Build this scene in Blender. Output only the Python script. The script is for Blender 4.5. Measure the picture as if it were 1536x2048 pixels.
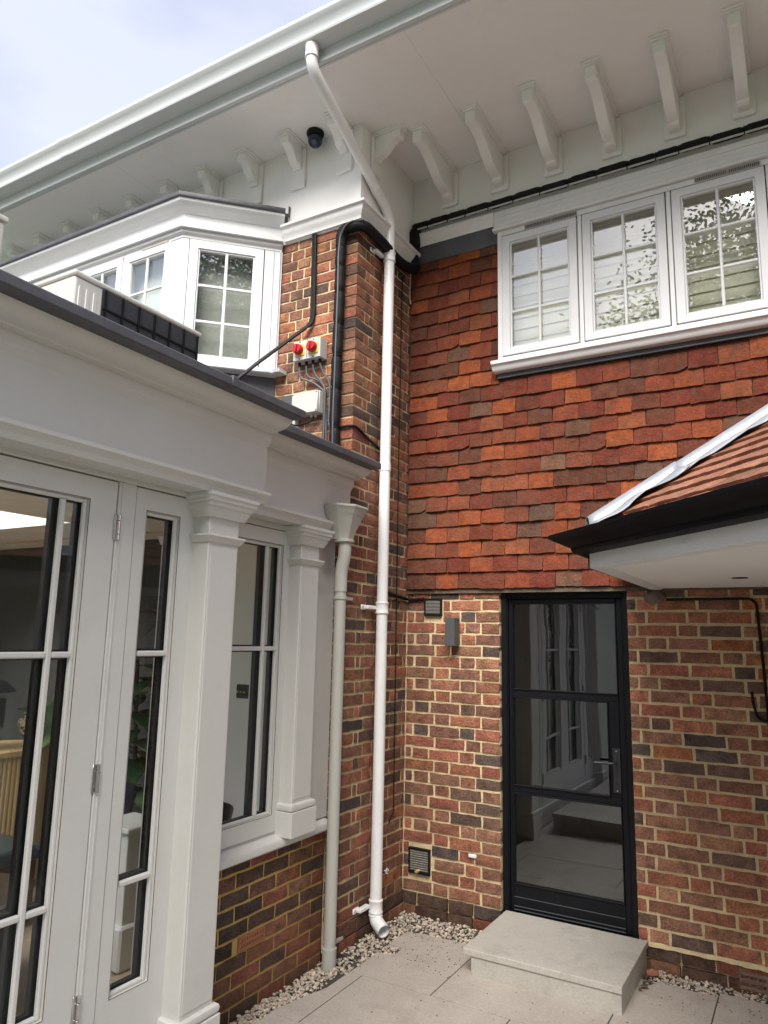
import bpy, bmesh, math, random
from mathutils import Vector, Matrix, noise as mnoise
random.seed(7)
for o in list(bpy.data.objects): bpy.data.objects.remove(o)
SC = bpy.context.scene
COL = SC.collection
PI = math.pi

# ------------------------------------------------------------------ camera
cam_d = bpy.data.cameras.new('camera'); cam = bpy.data.objects.new('camera', cam_d); COL.objects.link(cam)
Rr = ((0.86449249, 0.50220522, 0.02103922), (-0.06829455, 0.15882458, -0.98494193), (-0.49798452, 0.85003804, 0.17160053))
CAM = Vector((2.40555689, -4.44857939, 1.71718847))
M = Matrix(((Rr[0][0], -Rr[1][0], -Rr[2][0], CAM.x), (Rr[0][1], -Rr[1][1], -Rr[2][1], CAM.y),
            (Rr[0][2], -Rr[1][2], -Rr[2][2], CAM.z), (0, 0, 0, 1)))
cam.matrix_world = M
cam_d.sensor_fit = 'VERTICAL'; cam_d.sensor_height = 24.0; cam_d.sensor_width = 18.0
cam_d.lens = 24.0 * 1446.95 / 2048
cam_d.clip_start = 0.05; cam_d.clip_end = 1000
SC.camera = cam

# ------------------------------------------------------------------ world: overcast sky
SUN_EL, SUN_AZ = math.radians(47), math.radians(167)      # azimuth clockwise from +Y: behind and right of the camera
w = bpy.data.worlds.new("World"); SC.world = w; w.use_nodes = True
nt = w.node_tree; nt.nodes.clear()
sky = nt.nodes.new('ShaderNodeTexSky'); sky.sky_type = 'NISHITA'; sky.sun_disc = False
sky.sun_elevation = SUN_EL; sky.sun_rotation = SUN_AZ; sky.air_density = 1.0; sky.dust_density = 4.5
tc = nt.nodes.new('ShaderNodeTexCoord')
n1 = nt.nodes.new('ShaderNodeTexNoise'); n1.inputs['Scale'].default_value = 3.4; n1.inputs['Detail'].default_value = 5; n1.inputs['Roughness'].default_value = .5
mp = nt.nodes.new('ShaderNodeMapping'); mp.inputs['Scale'].default_value = (1, 1, 2.2)
nt.links.new(tc.outputs['Generated'], mp.inputs['Vector']); nt.links.new(mp.outputs['Vector'], n1.inputs['Vector'])
cr = nt.nodes.new('ShaderNodeValToRGB')
cr.color_ramp.elements[0].position = .36; cr.color_ramp.elements[0].color = (.70, .715, .86, 1)
cr.color_ramp.elements[1].position = .64; cr.color_ramp.elements[1].color = (1.0, .99, 1.05, 1)
nt.links.new(n1.outputs['Fac'], cr.inputs['Fac'])
sc_ = nt.nodes.new('ShaderNodeVectorMath'); sc_.operation = 'SCALE'; sc_.inputs['Scale'].default_value = 2.28
nt.links.new(cr.outputs['Color'], sc_.inputs[0])
mx = nt.nodes.new('ShaderNodeMix'); mx.data_type = 'RGBA'; mx.inputs['Factor'].default_value = .68
nt.links.new(sky.outputs['Color'], mx.inputs['A']); nt.links.new(sc_.outputs['Vector'], mx.inputs['B'])
bg = nt.nodes.new('ShaderNodeBackground'); bg.inputs['Strength'].default_value = 0.1
ow = nt.nodes.new('ShaderNodeOutputWorld')
nt.links.new(mx.outputs['Result'], bg.inputs['Color']); nt.links.new(bg.outputs[0], ow.inputs['Surface'])

# ------------------------------------------------------------------ sun (soft, behind cloud)
sd = bpy.data.lights.new('sun', 'SUN'); sd.energy = 1.45; sd.angle = math.radians(40); sd.color = (1, .965, .91)
so = bpy.data.objects.new('sun', sd); COL.objects.link(so)
sdir = Vector((math.sin(SUN_AZ) * math.cos(SUN_EL), math.cos(SUN_AZ) * math.cos(SUN_EL), math.sin(SUN_EL)))
so.rotation_euler = sdir.to_track_quat('Z', 'Y').to_euler()
so.location = (0, -6, 12)
SC.view_settings.view_transform = 'Standard'; SC.view_settings.look = 'None'
SC.view_settings.gamma = 1; SC.view_settings.exposure = 2.16; SC.view_settings.use_curve_mapping = False
SC.cycles.max_bounces = 8; SC.cycles.diffuse_bounces = 4; SC.cycles.glossy_bounces = 4; SC.cycles.transparent_max_bounces = 16
SC.cycles.sample_clamp_indirect = 6
try: SC.cycles.use_denoising = True
except Exception: pass

# ================================================================== materials
def hexs(*c): return (c[0], c[1], c[2], 1)
def nd(nt, t, **kw):
    n = nt.nodes.new(t)
    for k, v in kw.items():
        if k in n.inputs: n.inputs[k].default_value = v
        else: setattr(n, k, v)
    return n
def mat(name, col, rough=.5, var=.08, vscale=6, bump=.0, bscale=80, dirt=0, dirtcol=(.2, .18, .15), dscale=2.5, metal=0, objcol=False,
        spec=.5, streak=False, grain=0, gscale=300, pits=0, dlo=.52, dhi=.78):
    m = bpy.data.materials.new(name); m.use_nodes = True; t = m.node_tree; L = t.links.new
    b = t.nodes['Principled BSDF']; b.inputs['Roughness'].default_value = rough; b.inputs['Metallic'].default_value = metal
    b.inputs['Specular IOR Level'].default_value = spec
    co = nd(t, 'ShaderNodeTexCoord'); vec = co.outputs['Object']
    oi = nd(t, 'ShaderNodeObjectInfo')
    if objcol:
        ad = nd(t, 'ShaderNodeVectorMath', operation='ADD'); sc = nd(t, 'ShaderNodeMath', operation='MULTIPLY'); sc.inputs[1].default_value = 53
        L(oi.outputs['Random'], sc.inputs[0]); L(vec, ad.inputs[0]); L(sc.outputs[0], ad.inputs[1]); vec = ad.outputs[0]
    if streak:
        mpn = nd(t, 'ShaderNodeMapping'); mpn.inputs['Scale'].default_value = streak; L(vec, mpn.inputs['Vector']); svec = mpn.outputs[0]
    else: svec = vec
    n = nd(t, 'ShaderNodeTexNoise', Scale=vscale, Detail=6, Roughness=.6); L(svec, n.inputs['Vector'])
    mr = nd(t, 'ShaderNodeMapRange'); mr.inputs[1].default_value = .25; mr.inputs[2].default_value = .75
    mr.inputs[3].default_value = 1 - var; mr.inputs[4].default_value = 1 + var; L(n.outputs['Fac'], mr.inputs[0])
    sm = nd(t, 'ShaderNodeVectorMath', operation='SCALE')
    if objcol: L(oi.outputs['Color'], sm.inputs[0])
    else: sm.inputs[0].default_value = col[:3]
    L(mr.outputs[0], sm.inputs['Scale']); out = sm.outputs[0]
    if grain:
        g = nd(t, 'ShaderNodeTexNoise', Scale=gscale, Detail=3, Roughness=.7); L(vec, g.inputs['Vector'])
        gr = nd(t, 'ShaderNodeMapRange'); gr.inputs[1].default_value = .3; gr.inputs[2].default_value = .7
        gr.inputs[3].default_value = 1 - grain; gr.inputs[4].default_value = 1 + grain; L(g.outputs['Fac'], gr.inputs[0])
        s2 = nd(t, 'ShaderNodeVectorMath', operation='SCALE'); L(out, s2.inputs[0]); L(gr.outputs[0], s2.inputs['Scale']); out = s2.outputs[0]
    if dirt:
        d = nd(t, 'ShaderNodeTexNoise', Scale=dscale, Detail=8, Roughness=.7); L(svec, d.inputs['Vector'])
        dr = nd(t, 'ShaderNodeMapRange'); dr.inputs[1].default_value = dlo; dr.inputs[2].default_value = dhi
        dr.inputs[3].default_value = 0; dr.inputs[4].default_value = dirt; L(d.outputs['Fac'], dr.inputs[0])
        mm = nd(t, 'ShaderNodeMix', data_type='RGBA'); mm.inputs['B'].default_value = hexs(*dirtcol)
        L(dr.outputs[0], mm.inputs['Factor']); L(out, mm.inputs['A']); out = mm.outputs['Result']
    if pits:
        v = nd(t, 'ShaderNodeTexNoise', Scale=110, Detail=2, Roughness=.5); L(vec, v.inputs['Vector'])
        pr = nd(t, 'ShaderNodeMapRange'); pr.inputs[1].default_value = .66; pr.inputs[2].default_value = .72
        pr.inputs[3].default_value = 0; pr.inputs[4].default_value = pits; L(v.outputs['Fac'], pr.inputs[0])
        mm = nd(t, 'ShaderNodeMix', data_type='RGBA'); mm.inputs['B'].default_value = (.03, .022, .02, 1)
        L(pr.outputs[0], mm.inputs['Factor']); L(out, mm.inputs['A']); out = mm.outputs['Result']
        v2 = nd(t, 'ShaderNodeTexNoise', Scale=70, Detail=4, Roughness=.7); L(vec, v2.inputs['Vector'])
        pr2 = nd(t, 'ShaderNodeMapRange'); pr2.inputs[1].default_value = .68; pr2.inputs[2].default_value = .80
        pr2.inputs[3].default_value = 0; pr2.inputs[4].default_value = .55; L(v2.outputs['Fac'], pr2.inputs[0])
        mm2 = nd(t, 'ShaderNodeMix', data_type='RGBA'); mm2.inputs['B'].default_value = (.34, .23, .14, 1)
        L(pr2.outputs[0], mm2.inputs['Factor']); L(out, mm2.inputs['A']); out = mm2.outputs['Result']
    L(out, b.inputs['Base Color'])
    if bump:
        bn = nd(t, 'ShaderNodeTexNoise', Scale=bscale, Detail=7, Roughness=.65); L(vec, bn.inputs['Vector'])
        bb = nd(t, 'ShaderNodeBump', Strength=bump, Distance=.01); L(bn.outputs['Fac'], bb.inputs['Height']); L(bb.outputs[0], b.inputs['Normal'])
    return m
def glass(name, f0=.06, tint=(.9, .93, .92), wav=.0, wscale=3):
    m = bpy.data.materials.new(name); m.use_nodes = True; t = m.node_tree; L = t.links.new; t.nodes.clear()
    ge = nd(t, 'ShaderNodeNewGeometry'); dp = nd(t, 'ShaderNodeVectorMath', operation='DOT_PRODUCT')
    L(ge.outputs['Normal'], dp.inputs[0]); L(ge.outputs['Incoming'], dp.inputs[1])
    ab = nd(t, 'ShaderNodeMath', operation='ABSOLUTE'); L(dp.outputs['Value'], ab.inputs[0])
    om = nd(t, 'ShaderNodeMath', operation='SUBTRACT'); om.inputs[0].default_value = 1; L(ab.outputs[0], om.inputs[1])
    pw = nd(t, 'ShaderNodeMath', operation='POWER'); pw.inputs[1].default_value = 5; L(om.outputs[0], pw.inputs[0])
    mr = nd(t, 'ShaderNodeMapRange'); mr.inputs[3].default_value = f0; mr.inputs[4].default_value = 1; L(pw.outputs[0], mr.inputs[0])
    tr = nd(t, 'ShaderNodeBsdfTransparent'); tr.inputs['Color'].default_value = hexs(*tint)
    gl = nd(t, 'ShaderNodeBsdfGlossy', Roughness=0.0); gl.inputs['Color'].default_value = (.95, .97, 1, 1)
    if wav:
        co = nd(t, 'ShaderNodeTexCoord'); bn = nd(t, 'ShaderNodeTexNoise', Scale=wscale, Detail=1); L(co.outputs['Object'], bn.inputs['Vector'])
        bb = nd(t, 'ShaderNodeBump', Strength=wav, Distance=.02); L(bn.outputs['Fac'], bb.inputs['Height']); L(bb.outputs[0], gl.inputs['Normal'])
    mi = nd(t, 'ShaderNodeMixShader'); L(mr.outputs[0], mi.inputs[0]); L(tr.outputs[0], mi.inputs[1]); L(gl.outputs[0], mi.inputs[2])
    o = nd(t, 'ShaderNodeOutputMaterial'); L(mi.outputs[0], o.inputs['Surface'])
    return m

MT = {}
MT['brick'] = mat('brick', (1, 1, 1), .9, .45, 16, 1.0, 75, objcol=True, grain=.5, gscale=120, pits=.95, spec=.15, dirt=.62, dirtcol=(.070, .056, .052), dscale=11, dlo=.54, dhi=.70)
MT['mortar'] = mat('mortar', (.66, .53, .325), .95, .25, 9, .9, 100, dirt=.4, dirtcol=(.26, .19, .11), dscale=3.2, grain=.15, gscale=200, spec=.1)
MT['mortar_ora'] = mat('mortar_gold', (.50, .345, .12), .95, .15, 9, .4, 130, dirt=.3, dirtcol=(.28, .19, .08), grain=.1, spec=.1)
MT['dirty'] = mat('dirty_base', (.135, .10, .075), .95, .45, 12, 1.0, 40, dirt=.7, dirtcol=(.07, .06, .045), dscale=9, grain=.25, gscale=120, spec=.1)
MT['tile'] = mat('clay_tile', (1, 1, 1), .88, .32, 17, 1.0, 60, objcol=True, grain=.30, gscale=120, pits=.5, spec=.2, dirt=.62, dirtcol=(.10, .060, .044), dscale=13, dlo=.50, dhi=.66)
MT['rooftile'] = mat('roof_tile', (1, 1, 1), .9, .28, 14, .8, 60, objcol=True, grain=.3, gscale=110, dirt=.6, dirtcol=(.13, .105, .065), dscale=10, dlo=.5, dhi=.68, spec=.15)
MT['eaves'] = mat('eaves_paint', (.87, .86, .85), .55, .045, 1.6, .10, 40, dirt=.22, dirtcol=(.48, .44, .39), dscale=3.2)
MT['white'] = mat('white_paint', (.67, .68, .695), .38, .02, 3, .04, 60, dirt=.05, dirtcol=(.5, .48, .44), dscale=6)
MT['wood_white'] = mat('white_timber', (.76, .76, .755), .45, .03, 4, .08, 90, dirt=.12, dirtcol=(.46, .44, .40), dscale=6, streak=(1, 1, 1))
MT['gutter'] = mat('white_gutter', (.60, .63, .645), .32, .03, 2, 0, dirt=.12, dirtcol=(.45, .48, .47), dscale=3)
MT['pvc'] = mat('white_plastic', (.78, .78, .785), .32, .03, 2, 0, dirt=.22, dirtcol=(.5, .47, .42), dscale=7)
MT['grey'] = mat('warm_grey_paint', (.62, .615, .582), .45, .03, 2.2, .10, 45, dirt=.16, dirtcol=(.38, .355, .31), dscale=3.5)
MT['greypvc'] = mat('grey_plastic', (.43, .425, .385), .4, .03, 2, 0, dirt=.2, dirtcol=(.3, .28, .24), dscale=7)
MT['lead'] = mat('dark_lead', (.075, .077, .088), .5, .28, 9, .25, 40, dirt=.45, dirtcol=(.15, .155, .175), dscale=6, grain=.12, gscale=90)
MT['leadnew'] = mat('bright_lead', (.30, .325, .36), .42, .12, 6, .3, 18, dirt=.3, dirtcol=(.46, .47, .49), dscale=7, metal=.1)
MT['black'] = mat('black_paint', (.0045, .005, .0075), .45, .15, 5, .02, 50, dirt=.08, dirtcol=(.03, .03, .033), dscale=12, spec=.22)
MT['blackgut'] = mat('black_gutter', (.003, .0035, .0055), .5, .1, 5, spec=.12)
MT['rubber'] = mat('black_rubber', (.006, .006, .007), .6, .2, 20, .2, 90, spec=.25)
MT['cable'] = mat('black_cable', (.006, .006, .007), .55, .1, 20, spec=.2)
MT['acwhite'] = mat('ac_casing', (.56, .55, .52), .45, .03, 3, 0, dirt=.12, dirtcol=(.45, .43, .38))
MT['acdark'] = mat('ac_coil', (.028, .03, .036), .5, .2, 30)
MT['isol'] = mat('isolator_grey', (.50, .50, .475), .4, .03, 8)
MT['yellow'] = mat('isolator_yellow', (.72, .52, .03), .4, .05, 8)
MT['red'] = mat('isolator_red', (.42, .012, .02), .35, .05, 8)
MT['lampgrey'] = mat('lamp_grey', (.075, .08, .088), .45, .04, 8)
MT['ventslat'] = mat('vent_slat', (.24, .225, .20), .6, .2, 30)
MT['ironmongery'] = mat('ironmongery', (.022, .023, .027), .4, .1, 20)
MT['chrome'] = mat('hinge_steel', (.62, .61, .60), .22, .03, 8, metal=1)
MT['slab'] = mat('porcelain_slab', (.365, .333, .296), .6, .09, 3.5, .05, 60, dirt=.7, dirtcol=(.235, .205, .172), dscale=4.2, grain=.13, gscale=90, spec=.3)
MT['step'] = mat('step_stone', (.40, .382, .345), .6, .09, 4, .06, 70, dirt=.7, dirtcol=(.22, .205, .178), dscale=6, grain=.12, gscale=90, spec=.3)
MT['bed'] = mat('joint_sand', (.055, .046, .038), .95, .2, 20, .4, 90)
MT['gravel'] = mat('gravel_stone', (.45, .385, .315), .88, .6, 24, .3, 60, grain=.2, gscale=60)
MT['soil'] = mat('soil', (.055, .045, .035), .95, .3, 20, .6, 50)
MT['lawn'] = mat('lawn', (.055, .095, .028), .95, .3, 2, .6, 40, grain=.3, gscale=40)
MT['leaf'] = mat('leaf_green', (.045, .085, .022), .6, .35, 3, spec=.3)
MT['leaf2'] = mat('leaf_dark', (.030, .062, .020), .6, .35, 3, spec=.3)
MT['bark'] = mat('bark', (.085, .065, .048), .95, .3, 12, .8, 30)
MT['plantleaf'] = mat('plant_leaf', (.15, .27, .12), .45, .25, 12, .1, 30)
MT['plantleaf2'] = mat('plant_leaf_dark', (.028, .085, .035), .4, .3, 12, .1, 30)
MT['flower'] = mat('flower_cream', (.72, .66, .48), .8, .12, 30)
MT['oak'] = mat('oak_slats', (.74, .53, .26), .5, .16, 3, .1, 40, streak=(14, 14, 1.2))
MT['floorwood'] = mat('oak_floor', (.60, .49, .36), .4, .15, 3, .03, 40, objcol=False)
MT['wallpale'] = mat('pale_wall', (.74, .76, .735), .7, .02, 2)
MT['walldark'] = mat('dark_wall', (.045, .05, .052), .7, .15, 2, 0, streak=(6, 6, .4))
MT['ceil'] = mat('ceiling_paint', (.82, .82, .80), .8, .02, 2)
MT['navy'] = mat('navy_leather', (.012, .016, .028), .35, .2, 6)
MT['brown'] = mat('walnut', (.10, .045, .028), .4, .2, 8, streak=(1, 8, 8))
MT['teal'] = mat('teal_leather', (.035, .055, .065), .4, .1, 8)
MT['brass'] = mat('brass', (.7, .5, .22), .3, .05, 8, metal=1)
MT['blind'] = mat('blind_cream', (.78, .77, .62), .7, .03, 4)
MT['blindgrey'] = mat('blind_grey', (.40, .415, .385), .8, .04, 6)
MT['blindsky'] = mat('blind_sky_tint', (.66, .70, .70), .8, .03, 6)  # blue-white tone stands in for sky reflected in the bay front
MT['spacer'] = mat('spacer_black', (.006, .007, .009), .4, .05, 8)
MT['terracotta'] = mat('terracotta', (.30, .12, .065), .85, .15, 20, .3, 60)
MT['autumn'] = mat('dead_leaf', (.55, .33, .17), .7, .25, 30)
MT['brownleaf'] = mat('brown_leaf', (.09, .045, .025), .8, .3, 30)
MT['camblue'] = mat('camera_lens', (.012, .02, .055), .12, .1, 6)
MT['label'] = mat('label_white', (.80, .80, .79), .5, .03, 40)
MT['oldbrick'] = mat('old_brick', (1, 1, 1), .95, .5, 14, 1.0, 45, objcol=True, grain=.45, gscale=110, pits=.9, dirt=.8, dirtcol=(.13, .10, .075), dscale=9, spec=.1)
MT['salts'] = mat('lime_salts', (.40, .34, .26), .95, .2, 40, .8, 90)
MT['foam'] = mat('old_mortar', (.17, .12, .095), .95, .3, 15, .9, 30)
MT['vent'] = mat('vent_grille', (.42, .40, .36), .6, .1, 20)
MT['downlight'] = mat('downlight_black', (.01, .01, .01), .5, 0, 5)
MT['greenstone'] = mat('moss_brick', (1, 1, 1), .9, .4, 14, 1.0, 60, objcol=True, grain=.4, dirt=.55, dirtcol=(.07, .08, .04), dscale=7, spec=.2)
G_WIN = glass('window_glass', .13, (.98, .99, .98), .02, 1.6)
G_DOOR = glass('door_glass', .13, (.50, .52, .53), .05, 2.5)
G_ORA = glass('orangery_glass', .022, (.985, .99, .985), .012, 2)

# ================================================================== helpers
ROOTLOC = {}
def ident(u, wv, v): return (u, wv, v)
class MB:
    """collects shapes; build() links them as ONE mesh object"""
    def __init__(s, T=None): s.bm = bmesh.new(); s.T = T or ident
    def v(s, p): return s.bm.verts.new(s.T(*p))
    def f(s, vs):
        try: return s.bm.faces.new(vs)
        except ValueError: return None
    def box(s, u0, u1, w0, w1, v0, v1):
        P = [s.v((u, ww, vv)) for u in (u0, u1) for ww in (w0, w1) for vv in (v0, v1)]
        for q in ((0, 1, 3, 2), (4, 6, 7, 5), (0, 4, 5, 1), (2, 3, 7, 6), (0, 2, 6, 4), (1, 5, 7, 3)): s.f([P[i] for i in q])
        return s
    def ring(s, o, i, w0, w1):
        """rectangular frame: outer (u0,u1,v0,v1), inner, between depths w0 and w1, no seams at the corners"""
        c = lambda r, ww: [s.v((r[0], ww, r[2])), s.v((r[1], ww, r[2])), s.v((r[1], ww, r[3])), s.v((r[0], ww, r[3]))]
        A, B, C_, D = c(o, w1), c(i, w1), c(o, w0), c(i, w0)
        for k in range(4):
            j = (k + 1) % 4
            s.f([A[k], A[j], B[j], B[k]]); s.f([C_[k], D[k], D[j], C_[j]]); s.f([A[k], C_[k], C_[j], A[j]]); s.f([B[k], B[j], D[j], D[k]])
        return s
    def prism(s, prof, u0, u1):
        """profile [(w,v)] extruded along u"""
        A = [s.v((u0, a, b)) for a, b in prof]; B = [s.v((u1, a, b)) for a, b in prof]; n = len(prof)
        for i in range(n): s.f([A[i], A[(i + 1) % n], B[(i + 1) % n], B[i]])
        s.f(A[::-1]); s.f(B); return s
    def poly(s, pts, h, axis=(0, 0, 1)):
        """planar polygon (3D points) extruded by vector h*axis"""
        A = [s.v(p) for p in pts]; B = [s.v(tuple(p[i] + h * axis[i] for i in range(3))) for p in pts]; n = len(pts)
        for i in range(n): s.f([A[i], A[(i + 1) % n], B[(i + 1) % n], B[i]])
        s.f(A[::-1]); s.f(B); return s
    def sweep(s, path, prof, closed=True):
        """plan path [(x,y)], profile [(outward,z)], mitred; outward = right of travel"""
        P = [Vector(p) for p in path]; rings = []
        for i, p in enumerate(P):
            ns = []
            if i > 0: d = (P[i] - P[i - 1]).normalized(); ns.append(Vector((d.y, -d.x)))
            if i < len(P) - 1: d = (P[i + 1] - P[i]).normalized(); ns.append(Vector((d.y, -d.x)))
            m = ns[0] if len(ns) == 1 else (ns[0] + ns[1]) / (1 + ns[0].dot(ns[1]))
            rings.append([s.v((p.x + m.x * a, p.y + m.y * a, b)) for a, b in prof])
        n = len(prof)
        for A, B in zip(rings, rings[1:]):
            for i in range(n if closed else n - 1): s.f([A[i], A[(i + 1) % n], B[(i + 1) % n], B[i]])
        if closed: s.f(rings[0][::-1]); s.f(rings[-1])
        return s
    def tube(s, path, r, n=12, caps=True, hollow=False):
        P = [Vector(p) for p in path]; rr = r if isinstance(r, (list, tuple)) else [r] * len(P)
        t0 = (P[1] - P[0]).normalized(); up = Vector((0, 0, 1)) if abs(t0.z) < .9 else Vector((1, 0, 0))
        a = t0.cross(up).normalized(); rings = []
        for i, p in enumerate(P):
            t = ((P[min(i + 1, len(P) - 1)] - P[max(i - 1, 0)])).normalized()
            a = (a - t * a.dot(t)).normalized(); b = t.cross(a)
            rings.append([s.v(tuple(p + rr[i] * (a * math.cos(2 * PI * k / n) + b * math.sin(2 * PI * k / n)))) for k in range(n)])
        for A, B in zip(rings, rings[1:]):
            for k in range(n): s.f([A[k], A[(k + 1) % n], B[(k + 1) % n], B[k]])
        if caps: s.f(rings[0][::-1]); s.f(rings[-1])
        return s
    def lathe(s, prof, c, axis='z', n=20):
        """profile [(r, h)] about axis through c"""
        rings = []
        for r, h in prof:
            ring = []
            for k in range(n):
                x, y = r * math.cos(2 * PI * k / n), r * math.sin(2 * PI * k / n)
                q = (c[0] + x, c[1] + y, c[2] + h) if axis == 'z' else ((c[0] + h, c[1] + x, c[2] + y) if axis == 'x' else (c[0] + x, c[1] + h, c[2] + y))
                ring.append(s.v(q))
            rings.append(ring)
        for A, B in zip(rings, rings[1:]):
            for k in range(n): s.f([A[k], A[(k + 1) % n], B[(k + 1) % n], B[k]])
        s.f(rings[0][::-1]); s.f(rings[-1]); return s
    def mesh(s, name, m):
        bmesh.ops.recalc_face_normals(s.bm, faces=s.bm.faces[:])
        me = bpy.data.meshes.new(name); s.bm.to_mesh(me); s.bm.free(); me.materials.append(m); return me
    def build(s, name, m, parent=None, bevel=0, smooth=40, seg=1):
        off = ROOTLOC.get(parent.name, Vector((0, 0, 0))) if parent else Vector((0, 0, 0))
        if parent is None:
            lo = Vector([min(v.co[i] for v in s.bm.verts) for i in range(3)]); hi = Vector([max(v.co[i] for v in s.bm.verts) for i in range(3)])
            off = Vector(((lo.x + hi.x) / 2, (lo.y + hi.y) / 2, lo.z))
        bmesh.ops.recalc_face_normals(s.bm, faces=s.bm.faces[:])
        for v in s.bm.verts: v.co -= off
        me = bpy.data.meshes.new(name); s.bm.to_mesh(me); s.bm.free()
        mats = m if isinstance(m, (list, tuple)) else [m]
        for q in mats: me.materials.append(q)
        if smooth:
            for p in me.polygons: p.use_smooth = True
            me.set_sharp_from_angle(angle=math.radians(smooth))
        o = bpy.data.objects.new(name, me); COL.objects.link(o)
        if parent: o.parent = parent
        else: o.location = off
        ROOTLOC[o.name] = off.copy()
        if bevel:
            bv = o.modifiers.new('bevel', 'BEVEL'); bv.width = bevel; bv.segments = seg; bv.limit_method = 'ANGLE'; bv.angle_limit = math.radians(38)
            bv.use_clamp_overlap = True
        return o
def tag(o, label=None, cat=None, group=None, kind=None):
    if label: o['label'] = label
    if cat: o['category'] = cat
    if group: o['group'] = group
    if kind: o['kind'] = kind
    return o
def thing(name, loc, label, cat, group=None):
    o = bpy.data.objects.new(name, None); COL.objects.link(o); o.location = loc; o.empty_display_size = .1
    ROOTLOC[o.name] = Vector(loc); return tag(o, label, cat, group)
def fillet(path, r, n=5):
    P = [Vector(p) for p in path]; out = [P[0]]
    for i in range(1, len(P) - 1):
        a, b, c = P[i - 1], P[i], P[i + 1]; d1 = (a - b); d2 = (c - b); q = min(r, d1.length * .48, d2.length * .48)
        p1 = b + d1.normalized() * q; p2 = b + d2.normalized() * q
        for k in range(n + 1):
            t = k / n; out.append((1 - t) ** 2 * p1 + 2 * t * (1 - t) * b + t * t * p2)
    out.append(P[-1]); return out
def place(name, me, parent, co, rot=0, col=None, rx=0, ry=0):
    """one piece: an object of its own sharing mesh data"""
    o = bpy.data.objects.new(name, me); COL.objects.link(o); o.parent = parent
    o.location = Vector(co) - ROOTLOC.get(parent.name, Vector((0, 0, 0))); o.rotation_euler = (rx, ry, rot)
    if col: o.color = (*col, 1)
    return o
def T_front(y0): return lambda u, ww, v: (u, y0 - ww, v)            # faces -Y
def T_side(x0): return lambda u, ww, v: (x0 + ww, u, v)              # faces +X, u = y

# ---------------------------------------------------------------- brick pieces
BRICK_RED = [(.270, .112, .070), (.235, .106, .068), (.290, .118, .072), (.205, .096, .064), (.255, .096, .066), (.185, .092, .066), (.250, .128, .080), (.215, .112, .076)]
BRICK_DARK = [(.105, .070, .056), (.120, .074, .056), (.092, .068, .060), (.130, .078, .058)]
BRICK_ORANGE = [(.30, .115, .055), (.27, .12, .065)]
_bm_cache = {}
def brick_mesh(length, depth, material, h=.0592):
    key = (round(length, 2), round(depth, 2), material.name, random.randrange(3))
    if key in _bm_cache: return _bm_cache[key]
    bm = bmesh.new(); nx = max(2, int(round(length / .045))); ny = 2
    G = {}
    for i in range(nx + 1):
        for j in range(ny + 1):
            edge = i in (0, nx) or j in (0, ny)
            x = -length / 2 + length * i / nx; z = -h / 2 + h * j / ny
            if edge: x += random.uniform(-.0022, .0022); z += random.uniform(-.0026, .0026)
            y = (.0022 if edge else random.uniform(-.0024, .0010))
            if edge and random.random() < .10: y += .0025
            G[i, j] = bm.verts.new((x, y, z))
    for i in range(nx):
        for j in range(ny): bm.faces.new((G[i, j], G[i + 1, j], G[i + 1, j + 1], G[i, j + 1]))
    ring = [(i, 0) for i in range(nx)] + [(nx, j) for j in range(ny)] + [(i, ny) for i in range(nx, 0, -1)] + [(0, j) for j in range(ny, 0, -1)]
    back = [bm.verts.new((G[k].co.x, depth, G[k].co.z)) for k in ring]
    for a in range(len(ring)):
        b = (a + 1) % len(ring); bm.faces.new((G[ring[a]], back[a], back[b], G[ring[b]]))
    bmesh.ops.recalc_face_normals(bm, faces=bm.faces[:])
    me = bpy.data.meshes.new('brick'); bm.to_mesh(me); bm.free(); me.materials.append(material)
    for p in me.polygons: p.use_smooth = True
    me.set_sharp_from_angle(angle=math.radians(55))
    _bm_cache[key] = me; return me
def brick_col(pd=.17, po=.035, lum=1.0):
    r = random.random(); c = random.choice(BRICK_DARK if r < pd else (BRICK_ORANGE if r < pd + po else BRICK_RED))
    k = random.uniform(.82, 1.18) * lum; return (c[0] * k, c[1] * k, c[2] * k)
def lay(parent, origin, rot, z, spans, material, depth=.09, pd=.16, po=.035, lum=1, proud=0, h=.0592, skip=None, joint=.0152):
    """one course; spans [(u0,u1)] along the rotated x axis from origin"""
    cx, sx = math.cos(rot), math.sin(rot)
    for (u0, u1, *rest) in spans:
        d = rest[0] if rest else depth
        if u1 - u0 < .025: continue
        uc = (u0 + u1) / 2
        hit = [k_ for k_ in (skip or []) if u1 > k_[0] and u0 < k_[1] and z > k_[2] and z < k_[3]]
        if hit:
            a, b_ = hit[0][:2]
            lay(parent, origin, rot, z, [q for q in ((u0, min(u1, a)), (max(u0, b_), u1)) if q[1] - q[0] > .035], material, depth, pd, po, lum, proud, h, None, joint); continue
        me = brick_mesh(u1 - u0 - joint + random.uniform(-.002, .002), d, material, h)
        pr = proud + random.uniform(-.0015, .003)
        x = origin[0] + uc * cx + pr * sx; y = origin[1] + uc * sx - pr * cx
        place('brick', me, parent, (x, y, z + random.uniform(-.0015, .0015)), rot + random.uniform(-.006, .006), brick_col(pd, po, lum), ry=random.uniform(-.006, .006))
COURSE = .0746; BED0 = 1.83 - 24 * COURSE         # bed joint level that matches the photo
def courses(z0, z1):
    k = math.ceil((z0 - BED0) / COURSE - .01)
    while BED0 + (k + 1) * COURSE <= z1 + .005:
        yield k, BED0 + (k + .5) * COURSE; k += 1

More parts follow.
